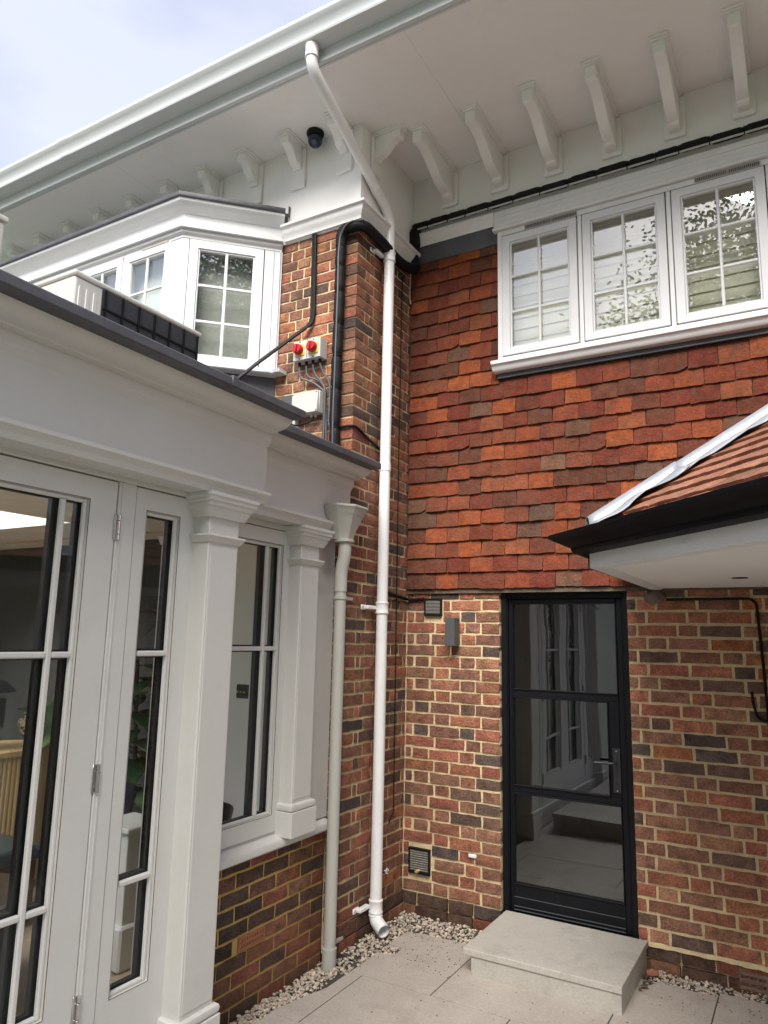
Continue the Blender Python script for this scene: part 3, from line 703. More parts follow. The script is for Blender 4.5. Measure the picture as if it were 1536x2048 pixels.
# ================================================================== white downpipe
PX, PYP, PR = .062, -.447, .0355
wp = thing('downpipe', (PX, PYP, 0), 'tall white plastic downpipe in the inner corner, cranked up to the eaves gutter', 'downpipe')
path = fillet([(.048, -1.400, 5.232), (.048, -1.400, 5.085), (.062, -.497, 4.655), (.062, -.447, 4.58), (PX, PYP, 4.30)], .10, 7)
b = MB(); b.tube(path, PR, 20); b.build('swan_neck', MT['pvc'], wp)
b = MB(); b.tube([(PX, PYP, 4.31), (PX, PYP, .13)], PR, 20); b.build('pipe', MT['pvc'], wp)
def collar(x, y, z, r, h=.075): return MB().lathe([(r + .001, -h / 2), (r + .0065, -h / 2 + .002), (r + .0075, -h / 2 + .008), (r + .0045, -h / 2 + .013), (r + .0045, h / 2 - .013), (r + .0075, h / 2 - .008), (r + .0065, h / 2 - .002), (r + .001, h / 2)], (x, y, z), 'z', 24)
collar(.048, -1.400, 5.185, PR, .085).build('collar', MT['pvc'], wp)
dv = (Vector((.062, -.497, 4.655)) - Vector((.048, -1.40, 5.085))).normalized(); c0 = Vector((.062, -.497, 4.655)) - dv * .14
MB().tube([tuple(c0 - dv * .04), tuple(c0 - dv * .038), tuple(c0), tuple(c0 + dv * .002)], [PR + .001, PR + .004, PR + .004, PR], 20).build('collar', MT['pvc'], wp)
for zc in (4.315, 1.905, .150):
    collar(PX, PYP, zc, PR).build('collar', MT['pvc'], wp)
    b = MB(); b.box(.001, .012, PYP - .165, PYP - .105, zc - .016, zc + .016); b.box(.010, .040, PYP - .135, PYP - .03, zc - .012, zc + .012)
    cl = b.build('pipe_clip', MT['pvc'], wp, bevel=.006, seg=2)
    MB().lathe([(.001, 0), (.008, 0), (.008, .003), (.001, .004)], (.012, PYP - .150, zc), 'x', 10).build('screw', MT['chrome'], cl)
MB().lathe([(PR + .0003, -.004), (PR + .0035, -.003), (PR + .0035, .05), (PR + .0003, .052)], (PX, PYP, 2.80), 'z', 24).build('collar', MT['pvc'], wp)
shoe = fillet([(PX, PYP, .145), (PX, PYP, .072), (PX + .088, PYP - .052, .040)], .06, 6)
P0 = shoe
b = MB(); b.tube(P0, [PR + .004] * len(P0), 20, caps=False)
Pin = [tuple(p) for p in P0]
b2 = MB(); 
b.tube(P0[::-1], [PR - .001] * len(P0), 20, caps=False)
b.build('shoe', MT['pvc'], wp)
collar(PX, PYP, .108, PR, .03).build('collar', MT['pvc'], wp)

# ================================================================== grey downpipe with hopper
gx, gy, gr = .038, -.893, .034
gpz = thing('downpipe', (gx, gy, 0), 'short grey downpipe with octagonal hopper head beside the orangery', 'downpipe')
def hop_ring(b, cx, d, wdt, z, x0=.004):
    pts = [(x0, -wdt), (x0 + d * .55, -wdt), (x0 + d, -wdt * .45), (x0 + d, wdt * .45), (x0 + d * .55, wdt), (x0, wdt)]
    return [b.v((p[0], cx + p[1], z)) for p in pts]
b = MB(); hy = -.893; R_ = []
for d, wd, zz in ((.165, .150, 2.482), (.168, .153, 2.470), (.162, .147, 2.462), (.152, .137, 2.440), (.142, .126, 2.422), (.134, .112, 2.398), (.110, .076, 2.340), (.098, .060, 2.300), (.096, .058, 2.285)):
    R_.append(hop_ring(b, hy, d, wd, zz, .004 if zz > 2.38 else .004))
R_.insert(0, hop_ring(b, hy, .152, .138, 2.481)); R_.insert(0, hop_ring(b, hy, .130, .11, 2.42))
for A, B in zip(R_, R_[1:]):
    for k in range(6): b.f([A[k], A[(k + 1) % 6], B[(k + 1) % 6], B[k]])
b.f(R_[0]); b.f(R_[-1][::-1]); b.build('hopper', MT['greypvc'], gpz, bevel=.002, smooth=25)
MB().lathe([(.03, 0), (.056, 0), (.060, .004), (.060, .014), (.055, .018), (.03, .018)], (.055, hy, 2.268), 'z', 24).build('hopper_rim', MT['greypvc'], gpz)
MB().tube(fillet([(.060, hy, 2.27), (.060, hy, 2.19), (gx + .0, gy, 2.10), (gx, gy, 1.98)], .06, 5), gr + .004, 20).build('offset_bend', MT['greypvc'], gpz)
MB().tube([(gx, gy, 2.06), (gx, gy, -.10)], gr, 20).build('pipe', MT['greypvc'], gpz)
for zc, hh in ((1.945, .022), (.052, .022)):
    MB().lathe([(gr, -hh / 2), (gr + .006, -hh / 2 + .002), (gr + .006, hh / 2 - .002), (gr, hh / 2)], (gx, gy, zc), 'z', 24).build('collar', MT['greypvc'], gpz)
    b = MB(); b.box(.002, .020, gy + .03, YP + .03, zc - .010, zc + .010); b.build('pipe_clip', MT['greypvc'], gpz, bevel=.003)
MB().tube([(gx, gy, .045), (gx, gy, -.10)], gr + .005, 20).build('socket', MT['greypvc'], gpz)

# ================================================================== black glazed door
dr = thing('glazed_door', (1.077, .03, .06), 'black steel-look glazed door with three panes and lever handle above the stone step', 'door')
TD = T_front(0)
b = MB(TD); Y0, Y1 = -.12, -.030     # outward w
b.box(.679, .716, Y0, Y1, .066, 2.030); b.box(1.442, 1.474, Y0, Y1, .066, 2.030); b.box(.716, 1.442, Y0, Y1 - .0003, 1.990, 2.030)
b.build('frame', MT['black'], dr, bevel=.003, smooth=0)
b = MB(TD); b.box(.716, .722, Y0, -.040, .105, 1.99); b.box(1.436, 1.442, Y0, -.040, .105, 1.99); b.box(.722, 1.436, Y0, -.0403, 1.984, 1.990); b.build('frame_step', MT['black'], dr, smooth=0)
b = MB(TD); b.prism([(-.12, .066), (.004, .056), (.004, .074), (-.03, .104), (-.12, .104)], .668, 1.488); b.build('threshold', MT['black'], dr, bevel=.002)
D1 = -.050
b = MB(TD)
b.box(.7235, .742, -.10, D1, .108, 1.982); b.box(1.402, 1.4345, -.10, D1, .108, 1.982)
b.box(.742, 1.402, -.10, D1 - .0003, 1.958, 1.982); b.box(.742, 1.402, -.10, D1 - .0003, .108, .262)
b.box(.742, 1.402, -.10, D1 - .0003, 1.372, 1.412); b.box(.742, 1.402, -.10, D1 - .0003, .793, .832)
b.box(1.340, 1.402, -.10, D1 - .0004, .832, 1.372)
b.build('leaf', MT['black'], dr, bevel=.003, smooth=0)
for (a, c, d, e) in ((.742, 1.402, 1.412, 1.958), (.742, 1.340, .832, 1.372), (.742, 1.402, .262, .793)):
    b = MB(TD); q = .008
    b.box(a, a + q, -.085, D1 + .006, d, e); b.box(c - q, c, -.085, D1 + .006, d, e); b.box(a + q, c - q, -.085, D1 + .0056, d, d + q); b.box(a + q, c - q, -.085, D1 + .0056, e - q, e)
    b.build('glazing_bead', MT['black'], dr, bevel=.002, smooth=0)
    p = MB(TD); j = [random.uniform(-.0015, .0015) for _ in range(4)]
    p.box(a + .004, c - .004, D1 - .018, D1 - .012, d + .004, e - .004); p.build('pane', G_DOOR, dr, smooth=0)
b = MB(TD)
for (v0, v1) in ((.118, .1225), (.138, .1425)): b.box(.745, 1.400, D1, D1 + .005, v0, v1)
b.box(.745, 1.40, D1, D1 + .003, .19, .1935)
b.build('kick_panel_bead', MT['lampgrey'], dr, smooth=0)
b = MB(TD); b.box(1.358, 1.402, D1 + .0005, D1 + .009, .862, 1.108); lp = b.build('lock_plate', MT['ironmongery'], dr, bevel=.002, smooth=0)
MB().lathe([(.001, 0), (.008, 0), (.008, -.003), (.001, -.003)], (1.380, -D1 - .009, .915), 'y', 12).build('keyhole', MT['spacer'], lp)
for zz in (.875, 1.095): MB().lathe([(.0005, 0), (.004, 0), (.004, -.002), (.0005, -.002)], (1.380, -D1 - .009, zz), 'y', 8).build('screw', MT['chrome'], lp)
MB().tube(fillet([(1.380, -D1 - .005, 1.030), (1.380, -D1 - .055, 1.030), (1.262, -D1 - .062, 1.028)], .012, 4), .0075, 12).build('handle', MT['ironmongery'], dr)
MB().tube([(1.33, .080, 1.045), (1.29, .080, 1.045)], .006, 10).build('inner_handle', MT['ironmongery'], dr)

# ================================================================== stone doorstep
ds = thing('doorstep', (1.12, -.33, 0), 'pale stone doorstep with overhanging slab below the black door', 'step')
b = MB(); b.box(.712, 1.526, -.645, -.006, .090, .124); b.build('tread', MT['step'], ds, bevel=.004, seg=2, smooth=0)
b = MB(); b.box(.757, 1.522, -.638, -.028, -.02, .0895); b.build('riser', MT['step'], ds, bevel=.0015, smooth=0)

# ================================================================== orangery (faces +X)
ora = thing('orangery', (-.8, -3, 0), 'warm grey painted orangery with pilasters, deep moulded cornice and lead roof edge', 'orangery')
YEND = -5.9
def entab(dx):
    return ([(-.03, 2.328), (.004, 2.328), (.010, 2.338), (.012, 2.350), (.020, 2.357), (.030, 2.362), (.040, 2.368), (.042, 2.382), (.012, 2.388), (0, 2.391),
             (0, 2.606), (.006, 2.612), (.010, 2.622), (.020, 2.630), (.024, 2.634), (.024, 2.674), (.062, 2.676), (.064, 2.682), (.078, 2.684), (.100, 2.688), (.122, 2.697), (.140, 2.712), (.150, 2.726), (-.03, 2.726)])
LEADP = [(-.03, 2.7265), (.205, 2.7265), (.216, 2.722), (.222, 2.727), (.222, 2.760), (.212, 2.767), (-.03, 2.770)]
b = MB(); b.sweep([(.20, YEND), (.20, -1.812)], [(-.33, 2.328)] + entab(0)[1:-1] + [(-.33, 2.726)]); b.build('entablature', MT['grey'], ora, bevel=0, smooth=32)
b = MB(); b.sweep([(0.0, -1.90), (0.0, YP - .004)], entab(0)); b.build('entablature', MT['grey'], ora, smooth=32)
b = MB(); b.sweep([(.20, YEND), (.20, -1.806)], LEADP); b.build('lead_edge', MT['lead'], ora, bevel=.002)
b = MB(); b.sweep([(0.0, -1.805), (0.0, YP - .012)], LEADP); b.build('lead_edge', MT['lead'], ora, bevel=.002)
for y in (-2.30, -3.35): # lead joint rolls
    b = MB(); b.box(.36, .4265, y - .02, y + .02, 2.724, 2.7715); b.build('lead_joint', MT['lead'], ora, bevel=.004)
# backing behind the friezes
b = MB(); b.box(-.20, .17, YEND, -1.84, 2.33, 2.72); b.box(-.20, -.03, -1.9, YP - .004, 2.33, 2.72); b.build('header_beam', MT['grey'], ora, smooth=0)
# flat roof with a skylight and an added, unseen light opening
SKX0, SKX1, SKY0, SKY1 = -3.5, -1.98, -3.9, -1.26
SB_ADDED = (-4.2, -.55, -5.4, -2.75); SA = (-3.5, -1.98, -2.45, -1.26)  # the larger opening is made up to bring daylight to the cabinet
b = MB(); R0, R1 = 2.46, 2.71
b.box(-6, -.06, YEND, SB_ADDED[2], R0, R1); b.box(-6, -.06, SB_ADDED[3], SA[2], R0, R1); b.box(-6, -.06, SA[3], YP - .01, R0, R1)
b.box(-6, SB_ADDED[0], SB_ADDED[2], SB_ADDED[3], R0, R1); b.box(SB_ADDED[1], -.06, SB_ADDED[2], SB_ADDED[3], R0, R1); b.box(-6, SA[0], SA[2], SA[3], R0, R1); b.box(SA[1], -.06, SA[2], SA[3], R0, R1)
b.build('roof', MT['ceil'], ora, smooth=0)
b = MB(); R0, R1 = 2.711, 2.722
b.box(-6, -.03, YEND, SB_ADDED[2], R0, R1); b.box(-6, -.03, SB_ADDED[3], SA[2], R0, R1); b.box(-6, -.03, SA[3], YP - .012, R0, R1)
b.box(-6, SB_ADDED[0], SB_ADDED[2], SB_ADDED[3], R0, R1); b.box(SB_ADDED[1], -.03, SB_ADDED[2], SB_ADDED[3], R0, R1); b.box(-6, SA[0], SA[2], SA[3], R0, R1); b.box(SA[1], -.03, SA[2], SA[3], R0, R1)
b.build('lead_roof', MT['lead'], ora, smooth=0)
gsk = glass('skylight_glass', .03, (.99, .99, .99))
for q in (SA, SB_ADDED): MB().box(q[0], q[1], q[2], q[3], 2.725, 2.735).build('roof_opening_pane', gsk, ora, smooth=0)  # one pane covers the skylight, the other the added light opening
# pilasters
def pilaster(x, y0, y1, zb, plinth_top, shaft_back):
    yc = (y0 + y1) / 2
    b = MB(T_side(0)); b.box(y0, y1, shaft_back, x, zb, 2.33); p = b.build('pilaster', MT['grey'], ora, bevel=.004, smooth=0)
    b = MB(T_side(0)); b.box(y0 + .010, y1 - .010, x, x + .004, plinth_top + .06, 2.10); b.build('raised_panel', MT['grey'], p, bevel=.0025, smooth=0)
    pth = [(shaft_back, y0), (x, y0), (x, y1), (shaft_back, y1)]
    cap = [(-.004, 2.3275), (.062, 2.3275), (.062, 2.312), (.055, 2.306), (.053, 2.292), (.044, 2.287), (.042, 2.272), (.034, 2.266), (.030, 2.250), (.022, 2.238), (.018, 2.226), (-.004, 2.222)]
    MB().sweep(pth, cap).build('capital', MT['grey'], p, smooth=30)
    MB().sweep(pth, [(-.004, 2.150), (.022, 2.150), (.024, 2.142), (.018, 2.134), (.012, 2.124), (.008, 2.116), (-.004, 2.112)]).build('neck_band', MT['grey'], p, smooth=30)
    MB().sweep(pth, [(-.004, plinth_top + .040), (.010, plinth_top + .040), (.018, plinth_top + .034), (.021, plinth_top + .022), (.018, plinth_top + .008), (.010, plinth_top + .001), (-.004, plinth_top + .001)]).build('base_moulding', MT['grey'], p, smooth=30)
    MB().sweep(pth, [(-.004, plinth_top), (.024, plinth_top), (.024, zb + .001), (-.004, zb + .001)]).build('base_block', MT['grey'], p, bevel=.002, smooth=0)
    return p
pilaster(.170, -2.135, -1.945, -.12, .180, -.12)
pilaster(-.030, -1.195, -1.022, .672, .800, -.13)
pilaster(.170, -4.59, -4.40, -.02, .180, -.12)
# pier between window and doors, right end board, plinth wall, sill
b = MB(); b.box(-.13, .10, -2.10, -1.93, -.02, 2.33); b.box(-.28, -.14, -1.93, -1.88, -.02, 2.33); b.build('pier_lining', MT['grey'], ora, bevel=.002, smooth=0)
b = MB(); b.box(-.25, -.10, -1.022, YP - .002, .690, 2.33); b.build('end_board', MT['grey'], ora, bevel=.002, smooth=0)
pl = MB(); pl.box(-.26, -.1165, -1.93, YP - .002, -.2, .645); pl = pl.build('plinth_wall', MT['mortar_ora'], ora, smooth=0)
def zc_(k): return .486 + (k + .5) * .075
for k in range(-9, 2):
    off = -.870 + (.1065 if k % 2 else 0)
    off = -.868 - (0 if k % 2 == 0 else .1065) + .000
    sp = []; u = YP + .004; nxt = off
    edges = [u]
    while nxt > -1.93: edges.append(nxt); nxt -= .2135
    edges.append(-1.93)
    for a, c in zip(edges, edges[1:]):
        if k == -4 and a - .02 > -1.40 and c + .02 < -1.19 and False: continue
        zz = zc_(k)
        if -1.47 < (a + c) / 2 < -1.27 and k == -4: continue
        me = brick_mesh(a - c - .0125, .05, MT['greenstone'] if k < -4 else MT['brick'], .0615)
        place('brick', me, pl, (-.110 + random.uniform(-.001, .001), (a + c) / 2, zz), PI / 2 + random.uniform(-.004, .004), brick_col(.42, .01, .82))
ABY = [e for e in [(-1.47, -1.27)]][0]
b = MB(T_side(-.110)); b.box(-1.472, -1.270, -.05, -.010, zc_(-4) - .033, zc_(-4) + .033); b.build('air_brick_back', MT['downlight'], pl, smooth=0)
b = MB(T_side(-.110)); za, zb_ = zc_(-4) - .033, zc_(-4) + .033; ya, yb = -1.472, -1.270
b.box(ya, ya + .012, -.02, .002, za, zb_); b.box(yb - .012, yb, -.02, .002, za, zb_)
for zz0, zz1 in ((za, za + .013), (za + .027, za + .038), (zb_ - .013, zb_)): b.box(ya + .012, yb - .012, -.02, .0018, zz0, zz1)
for k in range(8):
    y = ya + .012 + (k + 1) * .0197; b.box(y, y + .008, -.0195, .0015, za + .013, za + .027); b.box(y, y + .008, -.0195, .0015, za + .038, zb_ - .013)
b.build('air_brick', MT['terracotta'], pl, smooth=0)
b = MB(T_side(0)); b.prism([(-.20, .696), (-.125, .690), (-.066, .668), (-.060, .660), (-.060, .630), (-.068, .622), (-.20, .622)], -1.94, YP - .012); b.build('sill', MT['grey'], ora, bevel=.002)
# side window in the recess
sw = MB(T_side(-.112)); sw.box(-1.93, -1.855, -.09, .0, .690, 2.33); sw.box(-1.168, -1.022, -.09, -.002, .690, 2.33); sw.box(-1.855, -1.168, -.09, -.0005, 2.299, 2.33); sw.box(-1.855, -1.168, -.09, -.0005, .6905, .6945)
sw = sw.build('window_frame', MT['grey'], ora, bevel=.002, smooth=0)
def osash(T, parent, name, u0, u1, v0, v1, stile, top, bot, ubars, vbars, w0):
    """orangery sash or door leaf, one level below its parent thing; glazing joined per kind so no fourth level is needed"""
    b = MB(T)
    b.ring((u0, u1, v0, v1), (u0 + stile[0], u1 - stile[1], v0 + bot, v1 - top), w0 - .055, w0)
    s = b.build(name, MT['grey'], parent, bevel=.0022, smooth=0)
    g0, g1, h0, h1 = u0 + stile[0], u1 - stile[1], v0 + bot, v1 - top
    b = MB(T); q = .016
    b.box(g0, g0 + q, w0 - .03, w0 - .012, h0, h1); b.box(g1 - q, g1, w0 - .03, w0 - .012, h0, h1); b.box(g0 + q, g1 - q, w0 - .03, w0 - .0123, h1 - q, h1); b.box(g0 + q, g1 - q, w0 - .03, w0 - .0123, h0, h0 + q)
    b.build('glazing_bead', MT['grey'], s, bevel=.004, smooth=0)
    # thin dark strip painting a shade line between frame and bead
    b = MB(T); q = .0022
    b.box(g0 - q, g0, w0 - .002, w0 + .0003, h0, h1 + q); b.box(g1, g1 + q, w0 - .002, w0 + .0003, h0, h1 + q); b.box(g0, g1, w0 - .002, w0 + .0003, h1, h1 + q); b.box(g0, g1, w0 - .002, w0 + .0003, h0 - q, h0)
    b.build('bead_shade_strip', MT['foam'], s, smooth=0)
    bar = .022; eu = [g0] + ubars + [g1]; evv = [h0] + vbars + [h1]
    for u in ubars:
        bb = MB(T); bb.box(u - bar / 2, u + bar / 2, w0 - .026, w0 - .006, h0 + .016, h1 - .016); bb.build('glazing_bar', MT['grey'], s, bevel=.005, smooth=0)
    for v in vbars:
        bb = MB(T)
        for a, c in zip(eu, eu[1:]): bb.box(a + (bar / 2 if a != g0 else .016), c - (bar / 2 if c != g1 else .016), w0 - .026, w0 - .0063, v - bar / 2, v + bar / 2)
        bb.build('glazing_bar', MT['grey'], s, bevel=.005, smooth=0)
    for a, c in zip(eu, eu[1:]):
        for d, e in zip(evv, evv[1:]):
            p = MB(T); p.box(a + .002, c - .002, w0 - .040, w0 - .034, d + .002, e - .002); p.build('pane', G_ORA, s, smooth=0)
            p = MB(T); t_ = .026; r0, r1 = w0 - .064, w0 - .0415
            p.box(a, a + t_, r0, r1, d, e); p.box(c - t_, c, r0, r1, d, e); p.box(a + t_, c - t_, r0, r1, d, d + t_ * .7); p.box(a + t_, c - t_, r0, r1, e - t_ * .7, e)
            p.build('spacer_bar', MT['spacer'], s, smooth=0)
    bb = MB(T)
    for u in ubars: bb.box(u - bar / 2, u + bar / 2, w0 - .084, w0 - .066, h0, h1)
    for v in vbars: bb.box(g0, g1, w0 - .0835, w0 - .0665, v - bar / 2, v + bar / 2)
    bb.box(g0 - .02, g0, w0 - .084, w0 - .056, h0, h1); bb.box(g1, g1 + .02, w0 - .084, w0 - .056, h0, h1)
    bb.build('inner_glazing_bar', MT['grey'], s, smooth=0)
    return s
TS = T_side(0)
osash(TS, ora, 'window_sash', -1.850, -1.178, .698, 2.294, (.075, .078), .078, .090, [-1.745, -1.378], [1.649], -.112)
# door frame: head, posts
XD = .075
b = MB(TS); b.box(-4.38, -2.095, -.06, XD + .012, 2.308, 2.33); b.box(-2.098, -2.085, -.06, XD + .02, -.02, 2.33); b.box(-2.552, -2.466, -.06, XD + .004, -.02, 2.308)
b.box(-4.142, -4.056, -.06, XD + .004, -.02, 2.308); b.box(-4.42, -4.396, -.06, XD + .02, -.02, 2.33); b.box(-4.38, -2.095, -.06, XD + .03, -.02, .155)
b.build('door_frame', MT['grey'], ora, bevel=.002, smooth=0)
b = MB(TS)
for y in (-2.540,): b.box(y, y + .010, XD + .0042, XD + .008, .16, 2.306)
b.build('post_bead', MT['grey'], ora, bevel=.0015, smooth=0)
osash(TS, ora, 'sidelight', -2.462, -2.102, .160, 2.303, (.058, .118), .088, .22, [], [1.635, .77], XD)
def leaf(u0, u1, flip):
    d = osash(TS, ora, 'french_door', u0, u1, .160, 2.303, (.124, .124), .088, .26, [u0 + .124 + .105, u1 - .124 - .105], [1.633, .772], XD)
    yh = u1 + .004 if not flip else u0 - .004
    for zc in (2.123, 1.183, .40):
        h = MB(); h.box(XD + .002, XD + .006, yh - .014, yh + .004, zc - .05, zc + .05)
        for za_, zb2 in ((-.050, -.028), (-.026, .026), (.028, .050)): h.tube([(XD + .012, yh + .005, zc + za_), (XD + .012, yh + .005, zc + zb2)], .0068, 12)
        h.build('hinge', MT['chrome'], d, bevel=.001)
    return d
leaf(-3.300, -2.556, False); leaf(-4.052, -3.308, True)
osash(TS, ora, 'sidelight', -4.392, -4.146, .160, 2.303, (.058, .058), .088, .22, [], [1.635, .77], XD)
b = MB(); b.box(-.28, .16, YEND, -4.59, -.05, 2.33); b.box(-6, .10, YEND - .15, YEND, 2.33, 2.6); b.box(-6, .10, YEND - .15, YEND, -.05, .20)
for x in (-6, -5.0, -4.0, -3.0, -2.0, -1.0, -.02): b.box(x, x + .12, YEND - .15, YEND, .20, 2.33)
b.build('end_wall', MT['grey'], ora, smooth=0)
for x in (-5.88, -4.88, -3.88, -2.88, -1.88, -.88): MB().box(x, x + .88 - (.02 if x > -1 else 0), YEND - .08, YEND - .07, .20, 2.33).build('added_end_pane', G_ORA, ora, smooth=0)  # unseen end glazing, added to let sun into the room
# inside shell
fl = MB(); fl.box(-6, -.27, YEND, -.3, -.05, .128); fl.box(-.2695, .01, YEND, -2.10, -.05, .128); fl = fl.build('floor', MT['bed'], ora, smooth=0)
fb = []
for k in range(3):
    fb.append(MB().box(-.30, .30, -.045, .045, -.006, .006).mesh('floor_block', MT['floorwood']))
cnt = 0
xx = -3.4
for i in range(9):
    for j in range(26):
        x0 = -.53 - i * .43; y0 = -3.35 + j * .128
        for sgn in (1, -1):
            if cnt >= 298: break
            place('floor_block', fb[cnt % 3], fl, (x0 - (.215 if sgn < 0 else 0), y0, .1345), sgn * PI / 4); cnt += 1
MB().box(-6, -.03, YEND, -3.36, .1285, .1400).build('floor_boards', MT['floorwood'], ora, smooth=0)
MB().box(-6, -4.1, -3.36, -.3, .1285, .1400).build('floor_boards', MT['floorwood'], ora, smooth=0)
b = MB(); b.box(-.95, -.20, -.93, -.775, .12, 2.46); b.build('return_wall', MT['wallpale'], ora, smooth=0)
b = MB(); b.box(-.95, -.20, -.945, -.9305, .12, .30); b.build('skirting', MT['wallpale'], ora, bevel=.003, smooth=0)
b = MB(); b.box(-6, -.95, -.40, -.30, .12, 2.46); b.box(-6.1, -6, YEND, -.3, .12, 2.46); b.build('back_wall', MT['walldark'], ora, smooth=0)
b = MB(); b.box(-6, -.2, YP - .012, -.3, 2.461, 2.6); b.build('back_ceiling', MT['ceil'], ora, smooth=0)
# raised terrace step in front of the orangery doors
op = thing('terrace_step', (.6, -4, 0), 'long raised stone step before the orangery doors, seen mirrored in the black door', 'step')
b = MB(); b.box(.235, .99, -5.2, -2.32, .118, .150); b.build('tread', MT['step'], op, bevel=.002, smooth=0)
b = MB(); b.box(.235, .96, -5.17, -2.36, -.02, .1175); b.build('riser', MT['step'], op, bevel=.002, smooth=0)

# ================================================================== bay window on the first floor
bay = thing('bay_window', (-1.6, -1.0, 2.9), 'white splayed bay window with small panes and lead flat top above the orangery roof', 'bay window')
c45 = math.sqrt(.5)
BA = (-.630, -.765); BC = (BA[0] - .672 * c45, BA[1] - .672 * c45)          # wall end, outer corner
BL = -3.35
bpath = [(BL, BC[1]), BC, BA]
def T_facet(u, ww, v): return (BA[0] - u * c45 + ww * c45, BA[1] - u * c45 - ww * c45, v)
TB = T_front(BC[1])
crn = [(-.06, 4.435), (.050, 4.435), (.050, 4.450), (.042, 4.456), (.014, 4.462), (.010, 4.470), (.010, 4.553), (.022, 4.560), (.034, 4.572), (.052, 4.580), (.072, 4.592), (.088, 4.606), (.092, 4.622), (-.06, 4.622)]
MB().sweep(bpath, crn).build('cornice', MT['white'], bay, bevel=.001, smooth=32)
MB().sweep(bpath, [(-.06, 4.6225), (.100, 4.6225), (.106, 4.630), (.106, 4.656), (.09, 4.664), (-.06, 4.668)]).build('lead_edge', MT['lead'], bay, bevel=.002)
b = MB(); b.poly([(BL - .3, BC[1] - .04, 4.60), (BC[0] + .02, BC[1] - .04, 4.60), (BA[0] + .04, BA[1], 4.60), (BL - .3, BA[1], 4.60)], .066); b.build('lead_top', MT['lead'], bay, smooth=0)
b = MB(); b.box(-.578, -.570, YP - .030, YP - .0105, 4.622, 4.71); b.build('lead_upstand', MT['lead'], bay, bevel=.003, smooth=0)
MB().sweep(bpath, [(-.08, 4.434), (.026, 4.434), (.026, 4.412), (.018, 4.404), (.006, 4.398), (.006, 4.378), (-.08, 4.378)]).build('head', MT['white'], bay, bevel=.0015, smooth=32)
MB().sweep(bpath, [(-.10, 3.500), (.060, 3.488), (.064, 3.480), (.064, 3.462), (.056, 3.456), (-.10, 3.456)]).build('sill', MT['white'], bay, bevel=.002, smooth=32)
b = MB(); b.box(BA[0] - .02, -.545, YP - .085, YP - .002, 3.458, 3.486); b.build('sill_end', MT['white'], bay, bevel=.002, smooth=0)
MB().sweep(bpath, [(-.10, 3.455), (-.02, 3.455), (-.02, 2.72), (-.10, 2.72)]).build('apron', MT['lead'], bay)
# facet
b = MB(T_facet); b.box(-.005, .118, -.08, .004, 3.49, 4.378); b.box(.055, .060, .0042, .012, 3.50, 4.376); b.box(.010, .016, .0042, .016, 3.50, 4.376); b.build('side_board', MT['white'], bay, bevel=.002, smooth=0)
b = MB(T_facet); b.box(.630, .672, -.08, .002, 3.49, 4.378); b.build('corner_post', MT['white'], bay, bevel=.002, smooth=0)
b = MB(TB); b.box(BC[0] - .115, BC[0] - .001, -.08, .002, 3.49, 4.378)
for x1 in (-1.672, -2.135, -2.598): b.box(x1 - .024, x1 - .002, -.08, .001, 3.49, 4.378)
b.box(BL, -2.62, -.08, 0, 3.49, 4.378); b.build('corner_post', MT['white'], bay, bevel=.002, smooth=0)
sash(T_facet, bay, .124, .626, 3.505, 4.372, .060, .040, 2, 3, MT['white'], G_WIN, w0=.012, thick=.06, bar=.020, rowpos=[3.79, 4.048])
for a, c in ((-1.672, -1.212), (-2.135, -1.698), (-2.598, -2.161)):
    sash(TB, bay, a, c, 3.505, 4.374, .052, .04, 2, 3, MT['white'], G_WIN, w0=.012, thick=.06, bar=.018)
b = MB(TB); b.box(-1.50, -1.24, .0005, .012, 4.380, 4.396); b.build('trickle_vent', MT['vent'], bay, smooth=0)
b = MB(T_facet); b.box(.07, .66, -.13, -.115, 3.45, 4.40); o = b.build('window_blind', MT['blindgrey'], None, smooth=0); tag(o, 'plain grey roller blind inside the angled side of the bay window', 'blind')
b = MB(TB); b.box(-2.9, BC[0] - .13, -.13, -.115, 3.45, 4.40); o = b.build('window_blind', MT['blindsky'], None, smooth=0); tag(o, 'roller blind toned blue-white for sky reflection inside the front of the bay window', 'blind')
b = MB(); b.box(-3.4, -.70, -.74, -.70, 3.3, 4.6); tag(b.build('bay_back_wall', MT['blindgrey'], smooth=0), kind='structure')

